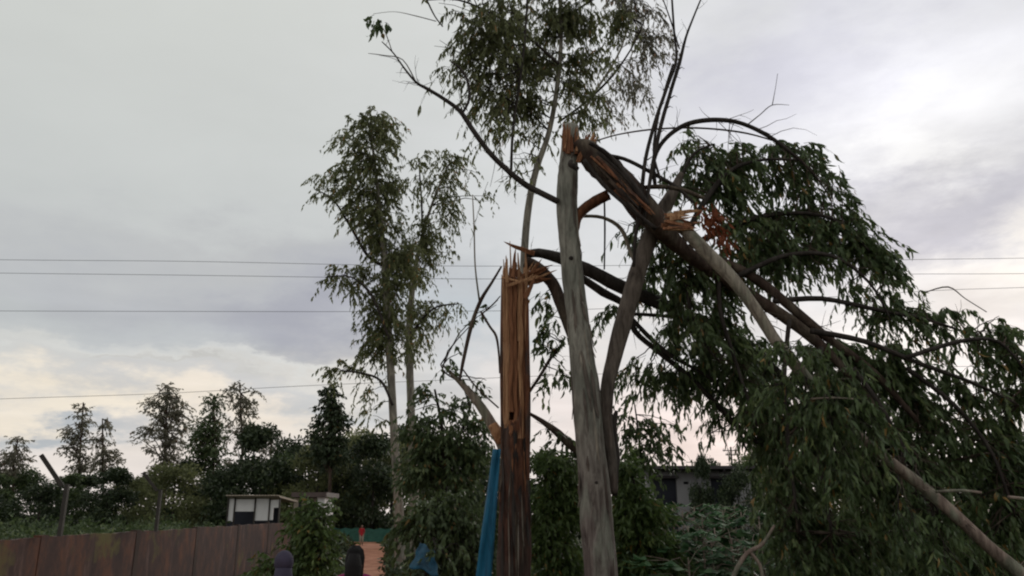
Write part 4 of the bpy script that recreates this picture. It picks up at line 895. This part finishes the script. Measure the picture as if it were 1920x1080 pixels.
# ================================================================== SNAPPED TREE (foreground)
YT = 9.0
mt = empty('snapped_tree', PG(1130, YT), 'large grey barked tree whose snapped top folds right in a huge hanging crown', 'tree')
TR = [(1127, 1088, 60), (1120, 990, 57), (1113, 900, 55), (1104, 800, 53), (1097, 720, 50), (1088, 640, 44), (1080, 570, 41), (1071, 490, 40), (1064, 410, 42), (1064, 340, 40), (1068, 280, 35), (1070, 236, 31)]
pts, rad = pxpath(TR, YT); g0 = Vector((pts[0].x + .04, YT, -.15)); pts = [g0, g0.lerp(pts[0], .6)] + pts; rad = [rad[0] * 1.4, rad[0] * 1.1] + rad
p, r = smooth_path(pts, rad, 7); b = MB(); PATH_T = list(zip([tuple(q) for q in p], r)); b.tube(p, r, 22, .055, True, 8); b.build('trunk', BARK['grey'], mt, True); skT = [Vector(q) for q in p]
for (px, py, s_, yo) in ((1071, 484, 5, -.115), (1098, 700, 3.5, -.135), (1118, 905, 4, -.15)):
    c_ = P(px, py, YT + yo); r_ = s_ * MPP(YT); b = MB(); b.tube([c_ + Vector((0, .06, 0)), c_ + Vector((0, 0, 0)), c_ + Vector((0, -.018, 0)), c_ + Vector((0, -.012, 0))], [r_, r_ * .9, r_ * .7, r_ * .35], 9, .12); b.build('knot', BARK['dark'], mt, True)
limb('limb', [(1150, 925, 16, 9.15), (1146, 860, 20, 9.12), (1136, 790, 24, 9.1), (1139, 725, 27, 9.1), (1153, 665, 30, 9.1), (1170, 600, 33, 9.1), (1190, 530, 34, 9.1), (1213, 460, 35, 9.1), (1238, 405, 32, 9.1), (1262, 360, 22, 9.1), (1278, 325, 12, 9.1)], YT, BARK['fork'], mt, 12, .08, 5)
limb('torn_bark', [(1152, 930, 10), (1150, 860, 26), (1148, 810, 18), (1156, 770, 5)], 9.25, BARK['dark'], mt, 8, .25, seed=2)
# snapped head: splinters standing on the break
rq = random.Random(5); Lh = []
for k in range(16):
    x = 1054 + 34 * rq.random(); Lh.append((x, 275 + rq.uniform(0, 14), x + rq.uniform(-3, 7), 238 + (x - 1054) * .25 + rq.uniform(-9, 12), rq.uniform(5, 10), rq.choice([BARK['grey'], W2_, W1_, BARK['stump']])))
for k in range(14):
    x = 1082 + 22 * rq.random(); Lh.append((x, 272 + rq.uniform(0, 40), x + rq.uniform(4, 26), 246 + rq.uniform(0, 30), rq.uniform(4, 9), rq.choice([W1_, W2_, W2_, BARK['stump']])))
shards(mt, Lh, YT - .12, 6)
# the folded top
_, f1 = limb('broken_limb', [(1080, 268, 22), (1100, 284, 44), (1130, 310, 56), (1165, 345, 58), (1205, 388, 56), (1236, 422, 44), (1272, 460, 30, 9.1), (1345, 516, 24, 9.3), (1430, 568, 22, 9.3), (1510, 622, 20, 9.3), (1580, 690, 16, 9.3), (1650, 780, 13, 9.3), (1710, 870, 9, 9.3)], 8.9, BARK['limb'], mt, 14, .16, 5, seed=9)
for (pl, wpx) in (([(1105, 268), (1140, 290), (1190, 350), (1215, 385)], 10), ([(1095, 300), (1130, 345), (1180, 390), (1230, 430)], 9), ([(1120, 285), (1165, 325), (1200, 370)], 7)):
    limb('bark_strip', [(x, y, wpx) for x, y in pl], 8.62, BARK['dark'], mt, 5, .25, 4, seed=wpx)
limb('torn_bark', [(1084, 318, 10), (1070, 308, 12), (1072, 300, 6)], 8.7, BARK['dark'], mt, 6, .2)
_, f2 = limb('pale_branch', [(1250, 402, 20), (1285, 432, 26), (1330, 478, 26), (1375, 525, 24), (1420, 585, 24), (1455, 640, 22), (1500, 695, 22), (1550, 755, 17), (1605, 812, 16), (1660, 858, 18), (1720, 905, 20), (1790, 965, 22), (1860, 1030, 22), (1930, 1090, 24), (2000, 1160, 26)], 8.4, BARK['pale'], mt, 10, .07, 5, seed=11)
_, f3 = limb('branch', [(1078, 432, 16), (1086, 402, 20), (1108, 382, 20), (1140, 366, 22)], 9.0, BARK['stump'], mt, 8, .15, seed=2)
_, f4 = limb('branch', [(1300, 480, 14), (1350, 490, 18), (1420, 525, 18), (1500, 590, 18), (1560, 640, 18), (1640, 700, 14), (1720, 790, 9)], 9.3, BARK['limb'], mt, 8, .1)
limb('branch', [(1130, 290, 8), (1170, 298, 8), (1215, 320, 8), (1270, 352, 8), (1300, 380, 6)], 8.8, BARK['dark'], mt, 6, .06)
limb('branch', [(1090, 405, 7), (1130, 408, 7), (1165, 430, 8), (1185, 480, 7), (1210, 530, 6)], 9.3, BARK['pale'], mt, 6, .08)
limb('branch', [(1200, 352, 9), (1240, 350, 10), (1280, 356, 9), (1320, 372, 8)], 8.8, BARK['limb'], mt, 6, .08)
limb('branch', [(1133, 370, 4), (1134, 430, 4), (1133, 505, 3)], 9.4, BARK['dark'], mt, 5, .03)
_, a1 = limb('arched_branch', [(1228, 345, 8), (1226, 300, 9), (1246, 262, 9), (1285, 234, 10), (1335, 225, 10), (1385, 230, 9), (1435, 252, 9), (1480, 284, 7), (1520, 320, 5), (1550, 360, 3)], 8.8, BARK['dark'], mt, 7, .03, 6)
limb('arched_twig', [(1112, 266, 3), (1160, 252, 3), (1230, 242, 4), (1310, 240, 4), (1390, 248, 4), (1450, 264, 3), (1500, 285, 2)], 9.0, BARK['limb'], mt, 5, .03, 6)
for l_ in ([(1188, 500, 6), (1192, 440, 7), (1202, 370, 8), (1210, 300, 8), (1228, 230, 8), (1250, 165, 7), (1268, 112, 6), (1264, 60, 5), (1258, -30, 4)],
           [(1206, 420, 6), (1222, 320, 8), (1238, 240, 8), (1258, 170, 8), (1274, 118, 8), (1286, 70, 5), (1302, 28, 4), (1322, -20, 3)],
           [(1240, 340, 5), (1226, 290, 5), (1232, 230, 5), (1246, 170, 4), (1262, 120, 4)],
           [(1274, 92, 3), (1258, 40, 3), (1240, -10, 2)]):
    _, qw = limb('bare_whip', l_, 8.7, BARK['dark'], mt, 6, .06, 5); twiggy(mt, qw, 9, .16, BARK['dark'], int(l_[0][0]), .5, .003)
for (x, y) in ((1236, 250), (1248, 205), (1262, 150), (1256, 185), (1214, 300), (1270, 132)):
    limb('twig_stub', [(x, y, 3), (x + 8, y - 6, 2), (x + 14, y - 3, 1)], 8.7, BARK['dark'], mt, 4, 0, 1)
_, lb = limb('bare_branch', [(1046, 378, 13), (1015, 362, 12), (985, 346, 12), (950, 318, 11), (918, 286, 11), (888, 246, 10), (862, 208, 9), (830, 184, 8), (800, 166, 7), (780, 154, 5), (758, 128, 4), (738, 100, 3), (716, 78, 2)], 8.9, BARK['dark'], mt, 8, .06, 5)
_, lb2 = limb('twig', [(866, 214, 6), (880, 185, 6), (876, 150, 6), (862, 128, 5), (846, 116, 3)], 8.9, BARK['dark'], mt, 6, .06)
limb('twig', [(780, 154, 3), (755, 112, 2), (720, 104, 2), (690, 100, 1)], 8.9, BARK['limb'], mt, 4, .03)
limb('twig', [(818, 40, 2), (780, 30, 2), (740, 22, 1), (700, 26, 1)], 8.9, BARK['limb'], mt, 4, .03)
limb('twig', [(735, 96, 2), (722, 60, 2), (708, 40, 1)], 8.9, BARK['limb'], mt, 4, .03)
limb('twig', [(785, -30, 4), (800, 0, 4), (815, 30, 3), (830, 50, 3)], 8.9, BARK['dark'], mt, 5, .03)
_, tw2 = limb('twig', [(1400, 235, 3), (1425, 215, 2), (1448, 197, 2), (1480, 197, 1)], 9, BARK['limb'], mt, 4, .03)
limb('twig', [(1448, 197, 2), (1454, 165, 1), (1458, 138, 1)], 9, BARK['limb'], mt, 4, .03)
limb('twig', [(1735, 548, 2), (1778, 538, 3), (1810, 560, 2), (1850, 585, 2)], 8.9, BARK['limb'], mt, 4, .03)
limb('twig', [(1755, 922, 6), (1800, 920, 6), (1840, 924, 5)], 8.3, BARK['pale'], mt, 5, .05)
limb('twig', [(1890, 932, 6), (1930, 936, 6)], 8.0, BARK['pale'], mt, 5, .05)
limb('twig', [(1520, 748, 4), (1560, 746, 4), (1600, 748, 3)], 8.0, BARK['pale'], mt, 5, .05)
twiggy(mt, lb, 26, .28, BARK['dark'], 1); twiggy(mt, lb2, 6, .2, BARK['dark'], 2); twiggy(mt, a1, 22, .3, BARK['dark'], 3, -.1); twiggy(mt, f1, 26, .45, BARK['limb'], 5, .3, .006)
twiggy(mt, f2, 30, .4, BARK['limb'], 6, 0, .006)
twiggy(st, q1, 24, .35, BARK['dark'], 7); twiggy(st, q3, 20, .35, BARK['dark'], 8, -.3); twiggy(st, q8, 8, .25, BARK['limb'], 9)
rq = random.Random(25); Lb = []
for k in range(26):
    t = rq.random(); o_ = rq.uniform(-11, 11); x = 1098 + 105 * t + o_ * .75; y = 288 + 102 * t - o_ * .75; l_ = rq.uniform(26, 80)
    Lb.append((x, y, x + l_ * rq.uniform(.62, .78), y + l_ * rq.uniform(.62, .76), rq.uniform(4, 9), rq.choice([BARK['dark'], BARK['stump'], BARK['limb'], BARK['limb'], W2_])))
shards(mt, Lb, 8.62, 9, 'bark_strip')
def ribbon(parent, path, m, seed, n, zlo, zhi, wmax=.05):
    rq = random.Random(seed)
    for _ in range(n):
        cand = [i for i, (c_, r_) in enumerate(path) if zlo < c_[2] < zhi]
        if len(cand) < 6: return
        i0 = rq.choice(cand); ln = rq.randint(3, 9); a = rq.uniform(math.pi * 1.02, math.pi * 1.98); w_ = rq.uniform(.35, 1) * wmax; V = []
        seg = path[i0:i0 + ln]
        if len(seg) < 3: continue
        a0 = rq.uniform(-.1, .1)
        for k, (c_, r_) in enumerate(seg):
            kk = (1 - abs(k / (len(seg) - 1) * 2 - 1) ** 3 * .8) * rq.uniform(.75, 1.15); lift_ = .003 + (.022 * max(0, 1 - k / 2) if rq.random() < .7 else 0)
            for s_, e_ in ((-1, 0), (0, .004), (1, 0)):
                aa = a + a0 * k * .3 + s_ * w_ * kk / r_ * .5; V.append((c_[0] + math.cos(aa) * (r_ * 1.035 + lift_ + e_), c_[1] + math.sin(aa) * (r_ * 1.035 + lift_ + e_), c_[2]))
        bb = MB(); bb.add(V, [(3 * k + j, 3 * k + j + 1, 3 * k + j + 4, 3 * k + j + 3) for k in range(len(seg) - 1) for j in (0, 1)]); o = bb.build('bark_strip', m, parent); o.modifiers.new('t', 'SOLIDIFY').thickness = .004
ribbon(mt, PATH_T, BARK['fork'], 3, 22, .6, 6.2, .05); ribbon(mt, PATH_T, BARK['mid'], 4, 9, 1.5, 6.0, .04)
ribbon(st, PATH_S, W2_, 15, 12, 1.9, 2.9, .04); ribbon(st, PATH_S, BARK['dark'], 5, 16, .5, 2.7, .06); ribbon(st, PATH_S, BARK['limb'], 6, 14, .5, 2.8, .045); ribbon(st, PATH_S, BARK['mid'], 7, 4, .8, 2.6, .02)
# torn orange wood at the fork
rq = random.Random(15); Lf = []
for k in range(22):
    x = 1238 + rq.uniform(0, 26); y = 408 + rq.uniform(-8, 22); l_ = rq.uniform(20, 62); Lf.append((x, y, x + l_, y + l_ * rq.uniform(-.22, .35), rq.uniform(4, 10), rq.choice([W1_, W2_, W2_, BARK['stump']])))
shards(mt, Lf, 8.36, 7, 'torn_wood')
# branches carrying the big crown
skF = f1[20:] + f4[4:] + a1[24:]
BRS = [
 ([(1280, 455, 14), (1320, 380, 12), (1370, 320, 9), (1430, 300, 7), (1500, 300, 4)], 9.2),
 ([(1290, 465, 14), (1380, 420, 12), (1470, 400, 9), (1560, 410, 7), (1630, 470, 4)], 9.4),
 ([(1380, 520, 12), (1470, 480, 10), (1560, 480, 8), (1630, 530, 6), (1670, 600, 4)], 9.2),
 ([(1450, 565, 12), (1540, 560, 10), (1640, 580, 8), (1740, 600, 6), (1830, 630, 4)], 9.3),
 ([(1520, 620, 12), (1620, 640, 10), (1720, 680, 8), (1830, 720, 6), (1910, 760, 4)], 9.1),
 ([(1240, 425, 10), (1270, 350, 8), (1300, 290, 6), (1340, 270, 3)], 9.1),
 ([(1350, 500, 10), (1350, 580, 8), (1380, 680, 6), (1420, 800, 4)], 9.3),
 ([(1300, 470, 9), (1290, 560, 7), (1320, 640, 5), (1350, 680, 3)], 9.5),
 ([(1600, 690, 10), (1650, 760, 8), (1700, 850, 6), (1760, 960, 4)], 8.9),
 ([(1700, 690, 9), (1790, 760, 8), (1860, 850, 6), (1900, 960, 4)], 9.2),
 ([(1540, 650, 9), (1530, 760, 8), (1540, 880, 6), (1560, 1000, 4)], 8.9),
 ([(1700, 670, 9), (1800, 640, 8), (1870, 640, 6), (1920, 690, 4)], 9.0),
 ([(1480, 600, 9), (1470, 720, 8), (1480, 850, 6), (1500, 1000, 4)], 9.2)]
for l_, y in BRS:
    _, q = limb('branch', l_, y, BARK['dark'], mt, 6, .08, 4); skF += q[5:]
CL = [
 # upper arch and top edge
 (1285, 262, 22, 14, 12), (1320, 300, 34, 26, 40), (1280, 310, 22, 30, 20), (1365, 285, 34, 20, 34), (1300, 350, 34, 24, 44), (1340, 340, 34, 24, 44), (1410, 300, 34, 18, 28), (1462, 262, 30, 14, 34), (1500, 290, 24, 18, 34),
 (1450, 330, 34, 12, 26), (1500, 345, 34, 18, 40), (1540, 330, 18, 20, 14), (1560, 320, 10, 8, 4), (1570, 365, 16, 20, 16), (1375, 370, 30, 34, 50), (1380, 430, 30, 30, 40),
 # middle right
 (1440, 420, 40, 34, 84), (1500, 410, 40, 34, 84), (1555, 420, 36, 34, 74), (1600, 440, 30, 34, 60), (1630, 480, 26, 34, 50), (1660, 520, 14, 34, 26), (1430, 480, 36, 20, 50), (1490, 470, 36, 22, 50), (1550, 470, 30, 20, 34), (1610, 550, 30, 26, 22), (1650, 580, 26, 26, 34), (1740, 590, 34, 22, 20), (1795, 632, 30, 24, 20),
 (1400, 470, 20, 20, 24), (1300, 520, 30, 34, 60), (1340, 560, 34, 34, 60), (1270, 500, 20, 30, 24), (1320, 610, 30, 26, 36), (1280, 570, 22, 24, 22), (1240, 500, 14, 30, 14), (1370, 610, 24, 40, 46), (1390, 700, 24, 40, 50),
 # centre mass
 (1500, 670, 34, 28, 40), (1560, 640, 36, 30, 60), (1600, 690, 44, 34, 96), (1530, 720, 40, 34, 84), (1660, 660, 44, 34, 74), (1700, 620, 26, 22, 14), (1715, 700, 34, 26, 44), (1770, 715, 30, 20, 20),
 (1690, 570, 24, 18, 20), (1740, 560, 20, 10, 8), (1880, 620, 30, 26, 44), (1905, 660, 22, 34, 40), (1850, 690, 30, 24, 22), (1820, 745, 40, 24, 40), (1890, 730, 30, 34, 56), (1868, 596, 12, 6, 5),
 # lower mass
 (1450, 760, 30, 44, 90), (1470, 840, 34, 44, 100), (1520, 800, 44, 44, 130), (1600, 780, 50, 40, 140), (1690, 750, 50, 34, 110), (1660, 830, 50, 44, 130), (1750, 790, 44, 40, 100), (1740, 870, 50, 40, 120), (1820, 820, 44, 40, 100), (1890, 820, 34, 44, 90),
 (1560, 880, 50, 44, 130), (1480, 930, 40, 44, 110), (1640, 930, 50, 44, 120), (1560, 980, 54, 44, 130), (1470, 1030, 44, 44, 110), (1730, 960, 50, 44, 110), (1820, 920, 44, 44, 100), (1890, 920, 34, 50, 90), (1640, 1040, 50, 44, 110), (1730, 1060, 50, 40, 100), (1820, 1040, 44, 44, 100), (1900, 1030, 34, 50, 90), (1550, 1070, 50, 30, 90), (1960, 800, 40, 160, 120), (1960, 1000, 40, 100, 80),
]
crown(mt, skF, [(a, b2, c3, d3, int(n * (.78 if b2 < 700 else .6))) for (a, b2, c3, d3, n) in CL], 9.6, 'fallen', .125, .032, 16, .42, .85, BARK['limb'], n_ind=300, depth=.9, lift=.12, hang=.66, seed=30, wind=.45)
twiggy(mt, skF, 110, .5, BARK['limb'], 16, -.4, .005); twiggy(mt, f2[30:], 30, .5, BARK['pale'], 17, -.3, .005)
# sprays hanging in front of the limbs
crown(mt, [q for q in f2[14:34]] + [q for q in f1[40:]], [(1500, 650, 36, 24, 24), (1540, 710, 34, 30, 30), (1565, 775, 24, 24, 24), (1610, 740, 34, 30, 22), (1650, 810, 26, 24, 14), (1500, 820, 40, 30, 20), (1700, 990, 40, 30, 20), (1600, 900, 40, 30, 26), (1440, 720, 24, 24, 16), (1800, 1060, 40, 20, 14)],
      8.1, 'fallen', .125, .028, 15, .38, .85, BARK['dark'], n_ind=0, depth=.25, lift=.08, hang=.72, seed=33)
crown(mt, [Vector(q) for q in f2[2:8]] + skF[:6], [(1200, 500, 14, 20, 8, 10), (1190, 450, 12, 20, 6, 10), (1225, 540, 22, 20, 16, 10), (1270, 590, 30, 20, 22, 10), (1160, 460, 10, 22, 4, 10), (1260, 470, 24, 24, 22, 10)], 10.0, 'fallen', .13, .04, 10, .3, .85, BARK['dark'], depth=.4, hang=.75, seed=34)
# tufts on the bare branch at left
crown(mt, [P(712, 38, 8.9), P(714, 42, 8.9)], [(712, 42, 7, 6, 8)], 8.9, 'fallen', .12, .045, 6, .10, 1.0, depth=.3, seed=31, hang=.85)
bpy.context.scene.collection.objects[-1].name = 'leaf_tuft'
# dead orange leaves caught in the crown
rsd = random.Random(12); dl = bpy.data.meshes.new('dead_leaf'); dl.from_pydata(LT.tolist(), [], LF); dl.materials.append(MT['deadleaf'])
for k in range(190):
    t = rsd.random(); px = 1322 + 44 * t + rsd.gauss(0, 9); py = 405 + 62 * t * t + rsd.gauss(0, 14); c_ = P(px, py, 8.55 + rsd.uniform(-.2, .2))
    d = Vector((rsd.gauss(.2, .5), rsd.gauss(0, .5), -1)).normalized(); s_ = d.orthogonal().normalized(); s_.rotate(Matrix.Rotation(rsd.uniform(0, 6), 3, d)); nn = s_.cross(d); l_ = rsd.uniform(.07, .13); w_ = l_ * .28
    o = bpy.data.objects.new('dead_leaf', dl); COL.objects.link(o); o.parent = mt; o.matrix_parent_inverse = Matrix.Translation(-Vector(mt.location))
    o.matrix_basis = Matrix(((s_.x * w_, d.x * l_, nn.x * l_, c_.x), (s_.y * w_, d.y * l_, nn.y * l_, c_.y), (s_.z * w_, d.z * l_, nn.z * l_, c_.z), (0, 0, 0, 1)))

# ================================================================== PEOPLE
def skin_mesh(name, verts, edges, radii, m, parent, sub=2, root=0):
    me = bpy.data.meshes.new(name); me.from_pydata(verts, edges, []); me.materials.append(m)
    o = bpy.data.objects.new(name, me); COL.objects.link(o); o.parent = parent
    s = o.modifiers.new('skin', 'SKIN'); s.use_smooth_shade = True
    sv_ = me.skin_vertices[0].data
    for i, r_ in enumerate(radii):
        sv_[i].radius = r_ if isinstance(r_, tuple) else (r_, r_); sv_[i].use_root = (i == root)
    u = o.modifiers.new('sub', 'SUBSURF'); u.levels = sub; u.render_levels = sub
    return o
def ellipsoid(b, c_, rx, ry, rz, nu=18, nv=12, fn=None):
    V = []
    for j in range(nv + 1):
        th_ = math.pi * j / nv
        for i in range(nu):
            a = 2 * math.pi * i / nu; q = Vector((math.sin(th_) * math.cos(a), math.sin(th_) * math.sin(a), math.cos(th_)))
            k = fn(q) if fn else 1; V.append((c_[0] + q.x * rx * k, c_[1] + q.y * ry * k, c_[2] + q.z * rz * k))
    b.add(V, [(j * nu + i, j * nu + (i + 1) % nu, (j + 1) * nu + (i + 1) % nu, (j + 1) * nu + i) for j in range(nv) for i in range(nu)][::1]); return b
def person(loc, h, rz, top_m, skirt_m, label, hair='long', scarf=None, leg_m=None):
    th = empty('person', loc, label, 'person'); th.rotation_euler.z = rz; s = h / 1.6; th.scale = (s, s, s)
    # faces -Y locally
    V = [(0, 0, .92), (0, .01, 1.08), (0, .01, 1.24), (0, .015, 1.34), (0, .01, 1.42), (0, -.005, 1.50), (0, -.01, 1.54)]
    E = [(i, i + 1) for i in range(6)]; Rr = [(.145, .10), (.12, .09), (.145, .10), (.10, .075), (.048, .048), (.074, .088), (.06, .075)]
    def chain(frm, pts_, rr):
        i0 = frm
        for p_, r_ in zip(pts_, rr): V.append(p_); Rr.append(r_); E.append((i0, len(V) - 1)); i0 = len(V) - 1
        return i0
    for s_ in (-1, 1):
        hd = chain(3, [(s_ * .16, .02, 1.32), (s_ * .20, .03, 1.08), (s_ * .19, -.04, .86), (s_ * .19, -.06, .80)], [.045, .036, .026, (.020, .034)])
        for q in range(4): chain(hd, [(s_ * .19, -.085 + q * .02, .765 - (.004 if q in (1, 2) else 0)), (s_ * .182, -.09 + q * .02, .725 - (.01 if q in (1, 2) else 0))], [.009, .007])
        chain(hd, [(s_ * .175, -.10, .79), (s_ * .168, -.115, .765)], [.010, .008])
        chain(0, [(s_ * .09, 0, .84), (s_ * .09, -.01, .48), (s_ * .09, .01, .09), (s_ * .095, -.08, .035), (s_ * .10, -.14, .028)], [.085, .055, .036, (.038, .03), (.032, .02)])
    skin_mesh('body', V, E, Rr, MT['skin'], th)
    # face
    b = MB(); ellipsoid(b, (0, -.012, 1.505), .074, .092, .112, 20, 14, lambda q: 1 - .12 * max(0, -q.z) * max(0, abs(q.x))); b.build('head', MT['skin'], th, True).matrix_parent_inverse = Matrix()
    b = MB(); b.tube([(0, -.095, 1.525), (0, -.112, 1.50), (0, -.118, 1.483), (0, -.10, 1.476)], [.008, .011, .015, .008], 8); b.build('nose', MT['skin'], th, True).matrix_parent_inverse = Matrix()
    for s_ in (-1, 1):
        b = MB(); ellipsoid(b, (s_ * .028, -.094, 1.522), .012, .008, .006, 8, 6); b.build('eye', MT['eye'], th, True).matrix_parent_inverse = Matrix()
        b = MB(); ellipsoid(b, (s_ * .075, .0, 1.505), .010, .018, .028, 8, 6); b.build('ear', MT['skin'], th, True).matrix_parent_inverse = Matrix()
    b = MB(); ellipsoid(b, (0, -.100, 1.45), .022, .008, .007, 10, 6); b.build('mouth', MT['lips'], th, True).matrix_parent_inverse = Matrix()
    # tunic with sleeves
    tv = [(0, 0, .70), (0, .005, .92), (0, .01, 1.10), (0, .01, 1.24), (0, .015, 1.345), (0, .012, 1.385)]; te = [(i, i + 1) for i in range(5)]; tr = [(.20, .15), (.17, .125), (.135, .105), (.16, .115), (.11, .085), (.06, .058)]
    for s_ in (-1, 1):
        tv += [(s_ * .165, .02, 1.325), (s_ * .20, .03, 1.12), (s_ * .20, 0, 1.0)]; k = len(tv); te += [(4, k - 3), (k - 3, k - 2), (k - 2, k - 1)]; tr += [.056, .050, .050]
    skin_mesh('tunic', tv, te, tr, top_m, th)
    for s_ in (-1, 1):
        b = MB(); b.tube([(s_ * .09, 0, .86), (s_ * .09, -.01, .5), (s_ * .09, .01, .12)], [.10, .075, .062], 14, .05); b.build('trouser_leg', leg_m or skirt_m, th, True).matrix_parent_inverse = Matrix()
    if hair == 'long':
        b = MB(); ellipsoid(b, (0, .012, 1.53), .090, .102, .108, 20, 14, lambda q: 1.0 if (q.y > -.35 or q.z > .45) else .80)
        b.tube([(0, .075, 1.56), (0, .10, 1.45), (0, .105, 1.34), (0, .115, 1.22), (0, .12, 1.10)], [.06, .082, .078, .06, .02], 14, .08); b.build('hair', MT['hair'], th, True).matrix_parent_inverse = Matrix()
        rh = random.Random(3); b = MB()
        for _ in range(110):
            a = rh.uniform(-1.5, 1.5); x0 = .088 * math.sin(a); y0 = .012 + .10 * math.cos(a); k = rh.uniform(.55, 1.0)
            b.tube([(x0 * .35, y0 * .3, 1.642), (x0 * .85, y0 * .85, 1.60), (x0 * 1.04, y0 * 1.05, 1.53), (x0 * 1.0, max(y0, .03) * 1.1 + .02, 1.42), (x0 * .85 + rh.gauss(0, .008), .165 + rh.gauss(0, .012) - abs(x0) * .5, 1.30), (x0 * .6 + rh.gauss(0, .012), .165 + rh.gauss(0, .01) - abs(x0) * .4, 1.42 - .32 * k)], [.003, .0035, .0035, .003, .003, .0012], 4, 0, False)
        o = b.build('hair_strands', MT['hair'], th, True); o.matrix_parent_inverse = Matrix(); o['kind'] = 'stuff'
    elif hair == 'scarf':
        b = MB(); ellipsoid(b, (0, .012, 1.525), .098, .112, .120, 20, 14, lambda q: 1.0 if (q.y > -.4 or q.z > .45) else .78)
        b.tube([(0, .03, 1.47), (0, .035, 1.40), (0, .03, 1.33), (0, .03, 1.27)], [.09, .095, .15, .19], 16, .06); b.build('head_scarf', scarf, th, True).matrix_parent_inverse = Matrix()
    else:
        b = MB(); ellipsoid(b, (0, .012, 1.53), .084, .098, .10, 16, 12, lambda q: 1.0 if (q.y > -.3 or q.z > .45) else .82); b.build('hair', MT['hair'], th, True).matrix_parent_inverse = Matrix()
def person_at(px, py_top, Y, h, *a, **k):
    x = PG(px, Y, h).x; person((x, Y, 0.02), h, *a, **k)
person_at(667, 1032, 7.6, 1.475, math.pi + .05, MT['magenta'], MT['indigo'], 'woman with long black hair in a magenta top walking away on the red path', hair='long')
person_at(533, 1038, 7.8, 1.425, math.pi + .3, MT['indigo'], MT['indigo'], 'person with a grey violet head scarf in front of the wall at the bottom edge', hair='scarf', scarf=MT['scarf'])
person_at(679, 985, 50, 1.18, .2, MT['red'], MT['white'], 'small distant figure in red standing far down the path', hair='short', leg_m=MT['beige'])
for o in list(COL.objects):
    if o.get('label') == 'x': o['label'] = 'dark bushy tree in the row behind the wall'
